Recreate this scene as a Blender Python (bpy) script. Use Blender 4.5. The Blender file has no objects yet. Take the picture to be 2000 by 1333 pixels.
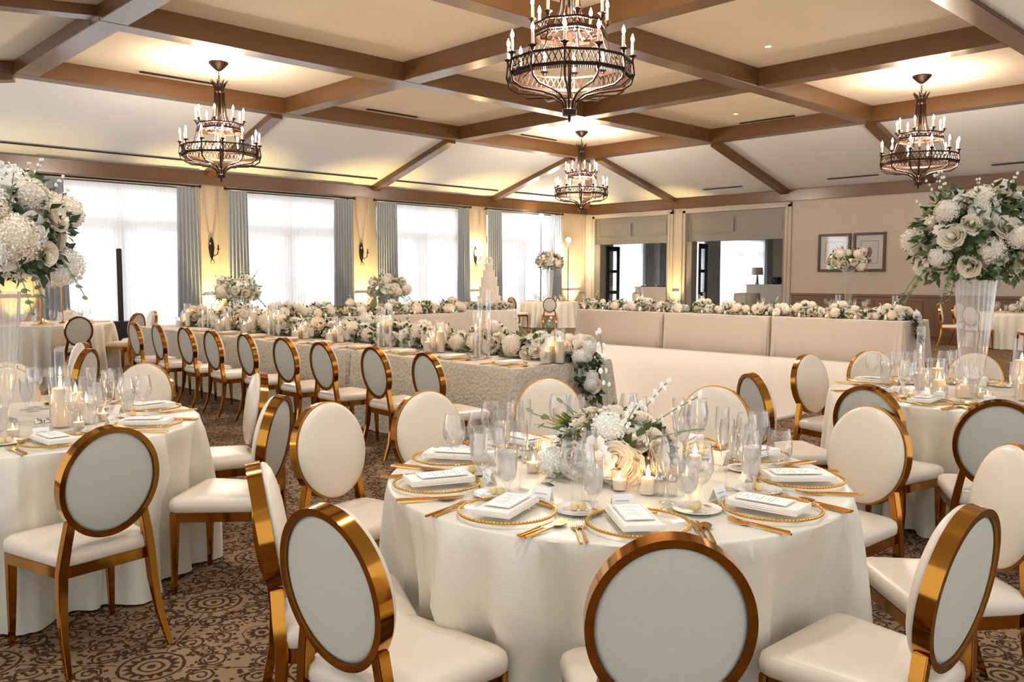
import bpy, bmesh, math, random
from mathutils import Vector, Matrix, noise as mnoise
from math import sin, cos, pi, radians as RAD, sqrt, atan2, hypot
C = bpy.context.scene.collection
SC = bpy.context.scene
rnd = random.Random(7)

# ------------------------------------------------------------------ camera, world, exposure
CAMH = 1.5
cd = bpy.data.cameras.new('camera'); cam = bpy.data.objects.new('camera', cd); C.objects.link(cam)
SC.camera = cam
cd.sensor_width = 36.0; cd.lens = 36.0 * 1660.66 / 2000.0; cd.clip_start = 0.02; cd.clip_end = 300
yaw, pit, rol = RAD(136.125), RAD(4.2877), RAD(0.1046)
fw = Vector((cos(yaw)*cos(pit), sin(yaw)*cos(pit), -sin(pit)))
rt = Vector((sin(yaw), -cos(yaw), 0)); up = rt.cross(fw)
r2 = rt*cos(rol)+up*sin(rol); u2 = up*cos(rol)-rt*sin(rol)
cam.matrix_world = Matrix(((r2.x, u2.x, -fw.x, 0), (r2.y, u2.y, -fw.y, 0), (r2.z, u2.z, -fw.z, CAMH), (0, 0, 0, 1)))

vs = SC.view_settings
vs.view_transform = 'Standard'; vs.look = 'None'; vs.gamma = 1.0; vs.use_curve_mapping = False
vs.exposure = 2.0
SC.cycles.sample_clamp_indirect = 4.0
SC.cycles.sample_clamp_direct = 20.0
SC.cycles.transparent_max_bounces = 32
SC.cycles.max_bounces = 10
SC.cycles.diffuse_bounces = 5
SC.cycles.glossy_bounces = 4
SC.cycles.caustics_reflective = False
SC.cycles.caustics_refractive = False

W = bpy.data.worlds.new('world'); SC.world = W; W.use_nodes = True
bg = W.node_tree.nodes['Background']
bg.inputs[0].default_value = (0.97, 0.995, 1.0, 1); bg.inputs[1].default_value = 0.36

def light(name, kind, loc, energy, color, rot=(0, 0, 0), **k):
    l = bpy.data.lights.new(name, kind); l.energy = energy; l.color = color
    for a, b in k.items(): setattr(l, a, b)
    o = bpy.data.objects.new(name, l); o.location = loc; o.rotation_euler = rot; C.objects.link(o); return o
XW, YW = -19.88, 22.70                # inner faces of the window wall and the end wall
WIN = [(5.31, 5.75, 8.17, 8.66), (9.41, 9.90, 12.36, 12.94), (13.72, 14.40, 16.65, 17.10), (17.87, 18.45, 20.71, 21.23)]
for i, (a, b, c, d) in enumerate(WIN):  # daylight outside each tall window
    light('daylight', 'AREA', (XW-0.75, (b+c)/2, 1.9), 27, (0.93, 0.97, 1.0), (0, -pi/2, 0), shape='RECTANGLE', size=4.2, size_y=3.9)
light('daylight', 'AREA', (XW-0.75, 2.6, 1.9), 27, (0.93, 0.97, 1.0), (0, -pi/2, 0), shape='RECTANGLE', size=4.2, size_y=3.9)
for y, w in ((25.0, 3.2), (28.6, 3.0), (33.0, 4.6)):
    light('daylight', 'AREA', (XW-0.75, y, 1.8), 36, (0.93, 0.97, 1.0), (0, -pi/2, 0), shape='RECTANGLE', size=4.2, size_y=w)

FILLDL = [(-2.4, 2.9), (-4.9, 1.6), (-1.9, 6.0), (-3.4, 0.2), (-0.6, 1.6), (-7.6, 2.6)]   # unseen downlights added in the sloped ceiling to brighten the near tables
def slope_z(x, y): return min(4.94-max(0, x+3.85)*0.1223, 5.10-max(0, 4.1-y)*0.1012)
for x, y in FILLDL: light('downlight_beam', 'SPOT', (x, y, slope_z(x, y)-0.06), 32, (1, 0.985, 0.94), spot_size=RAD(125), spot_blend=0.9, shadow_soft_size=0.12)  # added fill spots, out of view above the near tables
for x, y in ((-15.33, 15.4), (-13.9, 17.6), (-9.6, 14.9), (-10.6, 17.2), (-7.2, 12.6), (-11.0, 10.6)): light('downlight_beam', 'SPOT', (x, y, 5.15), 70, (1, 0.97, 0.92), spot_size=RAD(130), spot_blend=0.9, shadow_soft_size=0.12)

# ------------------------------------------------------------------ materials
def node(nt, t, **k):
    n = nt.nodes.new(t)
    for a, b in k.items(): setattr(n, a, b)
    return n
def lin(c):
    return tuple(((v/255)/12.92 if v/255 <= 0.04045 else ((v/255+0.055)/1.055)**2.4) for v in c)
MATS = {}
def mat(name, rgb, rough=0.5, metal=0.0, bump=0, bscale=40, var=0.0, vscale=3.0, stretch=None, sheen=0, spec=None, trans=0, emis=0, sss=0, coat=0):
    m = bpy.data.materials.new(name); m.use_nodes = True; nt = m.node_tree; p = nt.nodes['Principled BSDF']
    col = lin(rgb) + (1,)
    p.inputs['Base Color'].default_value = col; p.inputs['Roughness'].default_value = rough; p.inputs['Metallic'].default_value = metal
    if spec is not None: p.inputs['Specular IOR Level'].default_value = spec
    if sheen: p.inputs['Sheen Weight'].default_value = sheen
    if coat: p.inputs['Coat Weight'].default_value = coat; p.inputs['Coat Roughness'].default_value = 0.15
    if sss:
        p.inputs['Subsurface Weight'].default_value = sss; p.inputs['Subsurface Radius'].default_value = (0.03, 0.02, 0.012); p.inputs['Subsurface Scale'].default_value = 0.5
    if emis: p.inputs['Emission Color'].default_value = col; p.inputs['Emission Strength'].default_value = emis
    tc = None
    if var or bump:
        tc = node(nt, 'ShaderNodeTexCoord'); mp = node(nt, 'ShaderNodeMapping'); nt.links.new(tc.outputs['Object'], mp.inputs[0])
        if stretch: mp.inputs['Scale'].default_value = stretch
    if var:
        n = node(nt, 'ShaderNodeTexNoise'); n.inputs['Scale'].default_value = vscale; n.inputs['Detail'].default_value = 4
        nt.links.new(mp.outputs[0], n.inputs[0])
        mx = node(nt, 'ShaderNodeMix', data_type='RGBA'); mx.inputs[6].default_value = tuple(v*(1-var) for v in col[:3])+(1,)
        mx.inputs[7].default_value = tuple(min(1, v*(1+var)) for v in col[:3])+(1,)
        nt.links.new(n.outputs[0], mx.inputs[0]); nt.links.new(mx.outputs[2], p.inputs['Base Color'])
    if bump:
        n = node(nt, 'ShaderNodeTexNoise'); n.inputs['Scale'].default_value = bscale; n.inputs['Detail'].default_value = 3
        nt.links.new(mp.outputs[0], n.inputs[0])
        b = node(nt, 'ShaderNodeBump'); b.inputs['Strength'].default_value = bump; b.inputs['Distance'].default_value = 0.01
        nt.links.new(n.outputs[0], b.inputs['Height']); nt.links.new(b.outputs[0], p.inputs['Normal'])
    MATS[name] = m; return m
def glassmat(name, tint=(1, 1, 1), base=0.035, edge=0.55, rough=0.04, milk=0):
    m = bpy.data.materials.new(name); m.use_nodes = True; nt = m.node_tree; nt.nodes.clear()
    o = node(nt, 'ShaderNodeOutputMaterial'); mx = node(nt, 'ShaderNodeMixShader')
    t = node(nt, 'ShaderNodeBsdfTransparent'); t.inputs[0].default_value = tint+(1,)
    g = node(nt, 'ShaderNodeBsdfGlossy'); g.inputs['Roughness'].default_value = rough
    lw = node(nt, 'ShaderNodeLayerWeight'); lw.inputs[0].default_value = 0.35
    mr = node(nt, 'ShaderNodeMapRange'); mr.inputs[3].default_value = base; mr.inputs[4].default_value = edge
    nt.links.new(lw.outputs['Facing'], mr.inputs[0]); nt.links.new(mr.outputs[0], mx.inputs[0])
    nt.links.new(t.outputs[0], mx.inputs[1]); nt.links.new(g.outputs[0], mx.inputs[2]); nt.links.new(mx.outputs[0], o.inputs[0])
    if milk:                                            # pressed glass scatters a little light
        tl = node(nt, 'ShaderNodeBsdfTranslucent'); tl.inputs[0].default_value = (0.95, 0.96, 0.97, 1); m2 = node(nt, 'ShaderNodeMixShader'); m2.inputs[0].default_value = milk
        nt.links.new(mx.outputs[0], m2.inputs[1]); nt.links.new(tl.outputs[0], m2.inputs[2]); nt.links.new(m2.outputs[0], o.inputs[0])
    MATS[name] = m; return m
def veil(name, rgb, transp, rough=0.9):     # woven sheer cloth: part open weave, part translucent fibre
    m = bpy.data.materials.new(name); m.use_nodes = True; nt = m.node_tree; nt.nodes.clear()
    o = node(nt, 'ShaderNodeOutputMaterial'); c = lin(rgb)+(1,)
    t = node(nt, 'ShaderNodeBsdfTransparent'); tl = node(nt, 'ShaderNodeBsdfTranslucent'); tl.inputs[0].default_value = c
    d = node(nt, 'ShaderNodeBsdfDiffuse'); d.inputs[0].default_value = c
    a = node(nt, 'ShaderNodeMixShader'); a.inputs[0].default_value = 0.45
    nt.links.new(tl.outputs[0], a.inputs[1]); nt.links.new(d.outputs[0], a.inputs[2])
    b = node(nt, 'ShaderNodeMixShader'); b.inputs[0].default_value = transp
    nt.links.new(a.outputs[0], b.inputs[1]); nt.links.new(t.outputs[0], b.inputs[2]); nt.links.new(b.outputs[0], o.inputs[0])
    MATS[name] = m; return m
def emit(name, rgb, s):
    m = bpy.data.materials.new(name); m.use_nodes = True; nt = m.node_tree; nt.nodes.clear()
    o = node(nt, 'ShaderNodeOutputMaterial'); e = node(nt, 'ShaderNodeEmission')
    e.inputs[0].default_value = lin(rgb)+(1,); e.inputs[1].default_value = s; nt.links.new(e.outputs[0], o.inputs[0])
    MATS[name] = m; return m

mat('plaster', (216, 199, 174), 0.85, var=0.04, vscale=1.2, bump=0.15, bscale=60)
mat('slope_plaster', (228, 227, 224), 0.85, var=0.03, vscale=1.0)
mat('wall_paint', (203, 186, 164), 0.85, var=0.05, vscale=2.0, bump=0.2, bscale=90)
mat('end_paint', (194, 181, 167), 0.85, var=0.05, vscale=2.0, bump=0.2, bscale=90)
mat('beam_paint', (102, 68, 34), 0.3, var=0.06, vscale=4, bump=0.08, bscale=30, spec=0.6, coat=0.25)
mat('taupe_panel', (140, 133, 124), 0.5, var=0.03)
mat('wainscot', (122, 92, 70), 0.45, var=0.15, vscale=6, stretch=(6, 6, 0.5))
mat('bronze', (52, 32, 20), 0.4, metal=0.7, var=0.2, vscale=20)
mat('dark_iron', (44, 34, 28), 0.45, metal=0.6)
mat('slot_black', (22, 18, 15), 0.8)
mat('gold', (184, 126, 50), 0.11, metal=1.0)
mat('gold_cutlery', (228, 176, 88), 0.2, metal=1.0)
mat('cream_leather', (226, 211, 194), 0.34, bump=0.06, bscale=180)
mat('back_fabric', (205, 201, 190), 0.75, bump=0.35, bscale=420)
mat('satin', (228, 221, 206), 0.36, sheen=0.3, bump=0.12, bscale=30, stretch=(1, 1, 14))
mat('linen_cloth', (208, 194, 179), 0.6, sheen=0.2, bump=0.2, bscale=26, stretch=(1, 1, 9))
mat('white_cloth', (238, 230, 218), 0.7)
mat('drape', (158, 166, 176), 0.85, var=0.1, vscale=10, sheen=0.2)
veil('sheer', (245, 245, 246), 0.16)
mat('frame_white', (225, 225, 222), 0.5)
mat('dance_white', (226, 217, 206), 0.3, spec=0.5)
glassmat('glass'); glassmat('crystal', (1, 1, 1), 0.10, 0.8, 0.06, 0.24); glassmat('charger_glass', (1, 1, 1), 0.0, 0.07, 0.1)
glassmat('pane_glass', (0.97, 0.98, 1), 0.05, 0.6)
veil('ice_water', (246, 248, 250), 0.45)
mat('wax', (252, 236, 214), 0.5, sss=0.4)
mat('white_wax', (246, 236, 222), 0.5, sss=0.3)
mat('porcelain', (240, 236, 228), 0.2)
mat('butter', (240, 216, 160), 0.45)
mat('napkin', (249, 241, 230), 0.75, sheen=0.2, bump=0.1, bscale=60)
mat('card', (253, 252, 248), 0.6); mat('ink', (70, 70, 78), 0.7)
mat('petal', (246, 237, 223), 0.6, var=0.05, vscale=30); mat('petal_warm', (248, 238, 220), 0.6, var=0.06, vscale=30)
mat('petal_white', (248, 246, 240), 0.6, var=0.04, vscale=30)
mat('leaf', (70, 88, 38), 0.5, var=0.3, vscale=9); mat('leaf_dark', (46, 62, 34), 0.5, var=0.3, vscale=9); mat('eucalyptus', (116, 136, 104), 0.6, var=0.15, vscale=9)
mat('stem', (120, 138, 70), 0.6); mat('pollen', (226, 170, 60), 0.7); mat('icing', (240, 230, 214), 0.55, bump=0.1, bscale=40)
mat('black', (18, 17, 17), 0.5); mat('chrome', (190, 190, 190), 0.15, metal=1)
mat('mat_board', (236, 228, 214), 0.7); mat('print_ink', (128, 112, 98), 0.8)
mat('brown_frame', (74, 52, 40), 0.4); mat('shade', (206, 204, 200), 0.8)
mat('floor_next', (170, 150, 128), 0.7)
emit('bulb', (255, 214, 160), 26); emit('flame', (255, 190, 110), 22); emit('lamp_head', (255, 238, 210), 60)

# ------------------------------------------------------------------ mesh helpers
class MB:
    def __init__(s): s.bm = bmesh.new(); s.smooth = True
    def face(s, vs):
        try: return s.bm.faces.new(vs)
        except ValueError: return None
    def v(s, p): return s.bm.verts.new(p)
    def box(s, a, b):
        x0, y0, z0 = a; x1, y1, z1 = b
        V = [s.v(p) for p in ((x0,y0,z0),(x1,y0,z0),(x1,y1,z0),(x0,y1,z0),(x0,y0,z1),(x1,y0,z1),(x1,y1,z1),(x0,y1,z1))]
        for f in ((0,3,2,1),(4,5,6,7),(0,1,5,4),(1,2,6,5),(2,3,7,6),(3,0,4,7)): s.face([V[i] for i in f])
        return s
    def loft(s, rings, closed=True, cap=True):
        R = [[s.v(p) for p in r] for r in rings]; n = len(R[0])
        for i in range(len(R)-1):
            for j in range(n if closed else n-1):
                k = (j+1) % n; s.face([R[i][j], R[i][k], R[i+1][k], R[i+1][j]])
        if cap and closed: s.face(R[0][::-1]); s.face(R[-1])
        return R
    def lathe(s, prof, n=20, at=(0, 0, 0), cap=False, sx=1, sy=1):
        rings = [[(at[0]+sx*r*cos(2*pi*j/n), at[1]+sy*r*sin(2*pi*j/n), at[2]+z) for j in range(n)] for r, z in prof]
        s.loft(rings, True, cap); return s
    def tube(s, pts, r, n=6, cap=True, sq=None):
        pts = [Vector(p) for p in pts]; m = len(pts); rad = r if isinstance(r, (list, tuple)) else [r]*m
        t0 = (pts[1]-pts[0]).normalized(); a = Vector((0, 0, 1)) if abs(t0.z) < 0.9 else Vector((1, 0, 0))
        nn = t0.cross(a).normalized(); rings = []
        for i, p in enumerate(pts):
            t = (pts[min(i+1, m-1)]-pts[max(i-1, 0)])
            t = t.normalized() if t.length > 1e-9 else t0
            nn = (nn-t*nn.dot(t)); nn = nn.normalized() if nn.length > 1e-6 else t.orthogonal().normalized()
            b = t.cross(nn)
            rings.append([p+(nn*cos(2*pi*j/n+(pi/4 if sq else 0))+b*sin(2*pi*j/n+(pi/4 if sq else 0)))*rad[i] for j in range(n)])
        s.loft(rings, True, cap); return s
    def ball(s, c, r, nu=10, nv=6, sz=1.0):
        rings = [[(c[0]+r*sin(pi*i/nv)*cos(2*pi*j/nu), c[1]+r*sin(pi*i/nv)*sin(2*pi*j/nu), c[2]-r*sz*cos(pi*i/nv)) for j in range(nu)] for i in range(1, nv)]
        R = s.loft(rings, True, False); a = s.v((c[0], c[1], c[2]-r*sz)); b = s.v((c[0], c[1], c[2]+r*sz))
        for j in range(nu):
            k = (j+1) % nu; s.face([a, R[0][k], R[0][j]]); s.face([b, R[-1][j], R[-1][k]])
        return s
    def grid(s, P):
        V = [[s.v(p) for p in r] for r in P]
        for i in range(len(V)-1):
            for j in range(len(V[0])-1): s.face([V[i][j], V[i][j+1], V[i+1][j+1], V[i+1][j]])
        return s
    def mesh(s, name, m, bevel=0, smooth=None, ang=40):
        me = bpy.data.meshes.new(name)
        bmesh.ops.recalc_face_normals(s.bm, faces=s.bm.faces) if smooth != 'keep' else None
        if bevel:
            es = [e for e in s.bm.edges if len(e.link_faces) == 2 and e.calc_face_angle(0) > RAD(30)]
            if es: bmesh.ops.bevel(s.bm, geom=es, offset=bevel, segments=2, affect='EDGES', clamp_overlap=True)
        sm = s.smooth if smooth in (None, 'keep') else smooth
        for f in s.bm.faces: f.smooth = sm
        if sm:
            for e in s.bm.edges:
                if len(e.link_faces) == 2 and e.calc_face_angle(0) > RAD(ang): e.smooth = False
        s.bm.to_mesh(me); s.bm.free()
        if m: me.materials.append(MATS[m])
        return me
def link(name, me, parent=None, loc=(0, 0, 0), rot=(0, 0, 0), scale=(1, 1, 1)):
    o = bpy.data.objects.new(name, me); C.objects.link(o); o.location = loc; o.rotation_euler = rot; o.scale = scale
    if parent: o.parent = parent
    return o
def tag(o, label, cat, group=None, kind=None):
    o['label'] = label; o['category'] = cat
    if group: o['group'] = group
    if kind: o['kind'] = kind
    return o
def thing(name, label, cat, loc=(0, 0, 0), rz=0, group=None):
    o = bpy.data.objects.new(name, None); o.empty_display_size = 0.1; C.objects.link(o); o.location = loc; o.rotation_euler = (0, 0, rz)
    return tag(o, label, cat, group)
def struct(name, mb, m, label=None, parent=None, bevel=0, smooth=False):
    o = link(name, mb.mesh(name, m, bevel, smooth), parent); o['kind'] = 'structure'
    if label: o['label'] = label
    return o
def box(a, b): return MB().box(a, b)
def kids(o): return KIDS.get(o.name, [])
KIDS = {}
def part(name, me, parent, **k):
    o = link(name, me, parent, **k); KIDS.setdefault(parent.name, []).append(o); return o
def dup(root, loc, rz, label, group=None, scale=None):       # copy a thing, its parts and their sub-parts
    r = root.copy(); C.objects.link(r); r.location = loc; r.rotation_euler = (0, 0, rz); r['label'] = label
    if group: r['group'] = group
    if scale: r.scale = scale
    def rec(src, dst):
        for ch in KIDS.get(src.name, []):
            c = ch.copy(); C.objects.link(c); c.parent = dst; KIDS.setdefault(dst.name, []).append(c); rec(ch, c)
    rec(root, r); return r
USED = {}
def place(build, key, loc, rz, label, group=None, scale=None):  # the first call keeps the prototype itself, later calls copy it
    if key not in USED:
        o = build(); USED[key] = o; o.location = loc; o.rotation_euler = (0, 0, rz); o['label'] = label
        if group: o['group'] = group
        if scale: o.scale = scale
        return o
    return dup(USED[key], loc, rz, label, group, scale)
ORD = ['first', 'second', 'third', 'fourth', 'fifth', 'sixth', 'seventh', 'eighth', 'ninth', 'tenth', 'eleventh', 'twelfth', 'thirteenth', 'fourteenth', 'fifteenth', 'sixteenth']

# ------------------------------------------------------------------ carpet (procedural scrollwork)
class X:                                  # tiny expression layer over Math nodes
    nt = None
    def __init__(s, sock): s.s = sock
    @staticmethod
    def op(o, *a):
        n = node(X.nt, 'ShaderNodeMath', operation=o)
        for i, v in enumerate(a):
            if isinstance(v, X): X.nt.links.new(v.s, n.inputs[i])
            else: n.inputs[i].default_value = v
        return X(n.outputs[0])
    def __add__(s, o): return X.op('ADD', s, o)
    def __sub__(s, o): return X.op('SUBTRACT', s, o)
    def __mul__(s, o): return X.op('MULTIPLY', s, o)
    def abs(s): return X.op('ABSOLUTE', s)
    def lt(s, o): return X.op('LESS_THAN', s, o)
    def gt(s, o): return X.op('GREATER_THAN', s, o)
    def mx(s, o): return X.op('MAXIMUM', s, o)
    def mn(s, o): return X.op('MINIMUM', s, o)
def band(r, a, b): return r.gt(a)*r.lt(b)
def carpet():
    m = bpy.data.materials.new('carpet'); m.use_nodes = True; nt = m.node_tree; X.nt = nt; p = nt.nodes['Principled BSDF']
    p.inputs['Roughness'].default_value = 0.95; p.inputs['Specular IOR Level'].default_value = 0.1
    tc = node(nt, 'ShaderNodeTexCoord'); mp = node(nt, 'ShaderNodeMapping'); mp.vector_type = 'POINT'
    P = 0.65
    mp.inputs['Rotation'].default_value = (0, 0, RAD(45)); mp.inputs['Scale'].default_value = (1/P, 1/P, 1)
    q = Matrix.Rotation(RAD(45), 2) @ Vector((-3.71/P, 1.66/P)); mp.inputs['Location'].default_value = (-q.x, -q.y, 0)
    nt.links.new(tc.outputs['Object'], mp.inputs[0])
    wn = node(nt, 'ShaderNodeTexNoise'); wn.inputs['Scale'].default_value = 14; nt.links.new(mp.outputs[0], wn.inputs[0])
    sp = node(nt, 'ShaderNodeSeparateXYZ'); nt.links.new(mp.outputs[0], sp.inputs[0])
    wob = (X(wn.outputs[0])-0.5)*0.03
    a0 = X(sp.outputs[0])+wob; b0 = X(sp.outputs[1])-wob
    a = a0-X.op('ROUND', a0); b = b0-X.op('ROUND', b0)
    L = lambda u, v: X.op('SQRT', u*u+v*v)
    r1 = L(a, b); th = X.op('ARCTAN2', b, a)
    A = a.abs(); B = b.abs(); c, d = A-0.5, B-0.5; r2 = L(c, d); th2 = X.op('ARCTAN2', d, c)
    dark = band(r1, 0.172, 0.192)
    pet = X.op('COSINE', th*16)
    dark = dark.mx(r1.gt(0.105)*(r1-pet*0.02).lt(0.142)).mx(band(r1, 0.058, 0.075)).mx(r1.lt(0.026))
    pet2 = X.op('COSINE', th2*12)
    dark = dark.mx(r2.gt(0.05)*(r2-pet2*0.012).lt(0.085)).mx(r2.lt(0.03)).mx(band(r2, 0.112, 0.12))
    Mx, Mn = A.mx(B), A.mn(B)
    def scroll(cx, cy, r, w, k):
        u, v = Mx-cx, Mn-cy; q = L(u, v); t = X.op('ARCTAN2', v, u)
        out = band(q, r-w, r+w).mx(band(q+t*0.006, r*0.45-w, r*0.45+w))
        lf = X.op('COSINE', t*k).gt(0.45)*band(q, r+w+0.006, r+w+0.026)
        return out.mx(lf)
    dark = dark.mx(scroll(0.33, 0.105, 0.075, 0.008, 7)).mx(scroll(0.245, 0.20, 0.045, 0.007, 5)).mx(scroll(0.43, 0.26, 0.06, 0.007, 6))
    dark = dark.mx(Mn.lt(0.005)*Mx.gt(0.2)).mx((Mx-Mn).abs().lt(0.006)*band(r1, 0.2, 0.52))
    vo = node(nt, 'ShaderNodeTexVoronoi'); vo.inputs['Scale'].default_value = 17; nt.links.new(mp.outputs[0], vo.inputs[0])
    dark = dark.mx(X(vo.outputs['Distance']).lt(0.33)*r1.gt(0.2)*r2.gt(0.125))
    fn = node(nt, 'ShaderNodeTexNoise'); fn.inputs['Scale'].default_value = 160; nt.links.new(mp.outputs[0], fn.inputs[0])
    ln = node(nt, 'ShaderNodeTexNoise'); ln.inputs['Scale'].default_value = 0.8; nt.links.new(mp.outputs[0], ln.inputs[0])
    f = dark*0.92+(X(fn.outputs[0])-0.5)*0.5
    cr = node(nt, 'ShaderNodeMix', data_type='RGBA'); cr.clamp_factor = True
    c1 = node(nt, 'ShaderNodeMix', data_type='RGBA'); c1.inputs[6].default_value = lin((154, 126, 98))+(1,); c1.inputs[7].default_value = lin((128, 102, 78))+(1,)
    nt.links.new(ln.outputs[0], c1.inputs[0])
    nt.links.new(f.s, cr.inputs[0]); nt.links.new(c1.outputs[2], cr.inputs[6]); cr.inputs[7].default_value = lin((52, 32, 20))+(1,)
    nt.links.new(cr.outputs[2], p.inputs['Base Color'])
    bp = node(nt, 'ShaderNodeBump'); bp.inputs['Strength'].default_value = 0.4; bp.inputs['Distance'].default_value = 0.004
    nt.links.new(fn.outputs[0], bp.inputs['Height']); nt.links.new(bp.outputs[0], p.inputs['Normal']); MATS['carpet'] = m
carpet()

# ------------------------------------------------------------------ room shell
struct('floor', box((XW-0.2, -4.0, -0.1), (4.0, YW+0.1, 0.0)), 'carpet')
o = link('dance_floor', box((-12.6, 6.25, 0.0), (-4.45, 14.55, 0.03)).mesh('dance_floor', 'dance_white', 0.006, False)); o['kind'] = 'structure'
o['label'] = 'glossy white dance floor between the long tables'
# window wall: piers, lintel over each window
ZC0, ZC1 = 3.68, 3.98                    # cornice band
OPN = [(a+0.12, d-0.12) for a, b, c, d in WIN]
ys = [-4.0]+[v for p in [(1.12, 4.3)]+OPN for v in p]+[YW+0.15]
mb = MB()
for i in range(0, len(ys), 2): mb.box((XW-0.3, ys[i], 0), (XW, ys[i+1], 4.05))
for i in range(1, len(ys)-1, 2): mb.box((XW-0.3, ys[i], 3.62), (XW, ys[i+1], 4.05))
struct('wall_left', mb, 'wall_paint')
WOP = [(-19.43, -16.36), (-15.68, -12.29)]        # doorways to the next room
mb = MB(); xs = [XW-0.3, WOP[0][0], WOP[0][1], WOP[1][0], WOP[1][1], 4.0]
for i in range(0, 6, 2): mb.box((xs[i], YW, 0), (xs[i+1], YW+0.3, 4.05))
for a, b in WOP: mb.box((a, YW, 3.62), (b, YW+0.3, 4.05))
struct('wall_back', mb, 'end_paint')
struct('trim_1', box((XW, -4.0, ZC0), (XW+0.14, YW, ZC1)), 'beam_paint', 'brown cornice beam above the tall windows', bevel=0.012)
struct('trim_2', box((XW+0.14, YW-0.14, ZC0), (4.0, YW, ZC1)), 'beam_paint', 'brown cornice beam along the end wall', bevel=0.012)
# pier dado on the window wall
k = 3
PIERS = [(4.4, 5.2), (8.74, 9.33), (13.02, 13.64), (17.18, 17.8), (21.32, YW-0.02)]
for i, (a, b) in enumerate(PIERS):
    mb = box((XW, a, 0.98), (XW+0.035, b, 1.06)); mb.box((XW, a, 0.0), (XW+0.02, b, 0.98)); mb.box((XW, a, 0), (XW+0.035, b, 0.16))
    mb.box((XW, a+0.05, 1.10), (XW+0.02, a+0.09, 3.6)); mb.box((XW, b-0.09, 1.10), (XW+0.02, b-0.05, 3.6))
    struct('trim_%d' % k, mb, 'wall_paint', bevel=0.006); k += 1
mb = box((-12.05, YW-0.025, 0.0), (4.0, YW, 1.0)); mb.box((-12.05, YW-0.06, 1.0), (4.0, YW, 1.07)); mb.box((-12.05, YW-0.045, 0), (4.0, YW, 0.17))
x = -12.0
while x < 3.5: mb.box((x+0.12, YW-0.035, 0.28), (x+1.1, YW-0.02, 0.9)); x += 1.25
struct('trim_%d' % k, mb, 'wainscot', 'brown wood wainscot under the end wall', bevel=0.008); k += 1
mb = box((-16.3, YW-0.02, 0), (-15.75, YW, 1.0)); mb.box((-16.3, YW-0.04, 1.0), (-15.75, YW, 1.06)); struct('trim_%d' % k, mb, 'wall_paint'); k += 1
# doorway casings and panelled headers
for n, (a, b) in enumerate(WOP):
    mb = MB()
    for x0, x1 in ((a-0.2, a), (b, b+0.2)):
        mb.box((x0, YW-0.05, 0), (x1, YW, 3.66)); mb.box((x0+0.03, YW-0.075, 0), (x1-0.10, YW-0.05, 3.6))
    mb.box((a-0.2, YW-0.05, 3.52), (b+0.2, YW, 3.66)); mb.box((a-0.17, YW-0.08, 3.60), (b+0.17, YW-0.05, 3.655))
    dr = struct('door_%d' % (n+1), mb, 'end_paint', 'wide doorway with a panelled header on the end wall', bevel=0.008)
    mb = box((a, YW+0.06, 2.63), (b, YW+0.3, 3.52)); w = (b-a-0.3)/2
    for q in range(2):
        x0 = a+0.12+q*(w+0.06)
        mb.box((x0, YW+0.045, 2.86), (x0+w, YW+0.06, 2.89)); mb.box((x0, YW+0.045, 3.33), (x0+w, YW+0.06, 3.36))
        mb.box((x0, YW+0.045, 2.89), (x0+0.03, YW+0.06, 3.33)); mb.box((x0+w-0.03, YW+0.045, 2.89), (x0+w, YW+0.06, 3.33))
    mb.box(((a+b)/2-0.006, YW+0.03, 2.9), ((a+b)/2+0.006, YW+0.062, 3.3))
    link('header_panel', mb.mesh('header_panel', 'taupe_panel', 0.005, False), dr)
    mb = box((a, YW, 0), (a+0.22, YW+0.3, 2.63)); mb.box((b-0.07, YW, 0), (b, YW+0.3, 2.63)); link('jamb', mb.mesh('jamb', 'taupe_panel', 0.005, False), dr)
# ceiling: flat coffered middle, sloped sides
ZT, ZB = 5.2, 4.88
BX = [(-16.55, -16.20), (-12.45, -12.10), (-8.40, -8.05), (-4.15, -3.80)]; BY = [(4.05, 4.42), (9.02, 9.37), (13.76, 14.11), (18.48, 18.83)]
struct('ceiling', box((-16.5, 4.1, ZT), (-3.85, 18.8, ZT+0.1)), 'plaster', 'flat plaster ceiling between the brown beams')
def quad(a, b, c, d): m = MB(); m.face([m.v(p) for p in (a, b, c, d)]); return m
XS, YS = -16.5, 18.8; ZS = ZB+0.06; xr, yn = -0.3, 0.3
def slope(n, a, b, c, d, m):
    s = MB(); s.loft([[Vector(p) for p in (a, b, c, d)], [Vector(p)+Vector((0, 0, 0.05)) for p in (a, b, c, d)]])
    struct('ceiling_'+n, s, m)
slope('slope_windows', (XW, -4.0, ZC1), (XW, YW, ZC1), (XS, YS, ZS), (XS, 4.1, ZS), 'slope_plaster')
slope('slope_end', (XW, YW, ZC1), (4.0, YW, ZC1), (-3.85, YS, ZS), (XS, YS, ZS), 'slope_plaster')
slope('slope_right', (4.0, YW, ZC1), (4.0, -4.0, ZC1), (-3.85, 4.1, ZS), (-3.85, YS, ZS), 'slope_plaster')
m = mat('beadboard', (226, 214, 194), 0.6); nt = m.node_tree; tc = node(nt, 'ShaderNodeTexCoord'); wv = node(nt, 'ShaderNodeTexWave'); wv.inputs['Scale'].default_value = 5.5
nt.links.new(tc.outputs['Object'], wv.inputs[0]); bp = node(nt, 'ShaderNodeBump'); bp.inputs['Strength'].default_value = 0.8; bp.inputs['Distance'].default_value = 0.02
nt.links.new(wv.outputs['Fac'], bp.inputs['Height']); nt.links.new(bp.outputs[0], nt.nodes['Principled BSDF'].inputs['Normal'])
slope('slope_near', (4.0, -4.0, ZC1+0.3), (XW, -4.0, ZC1+0.3), (XS, 4.1, ZS+0.16), (-3.85, 4.1, ZS+0.16), 'beadboard')
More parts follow.
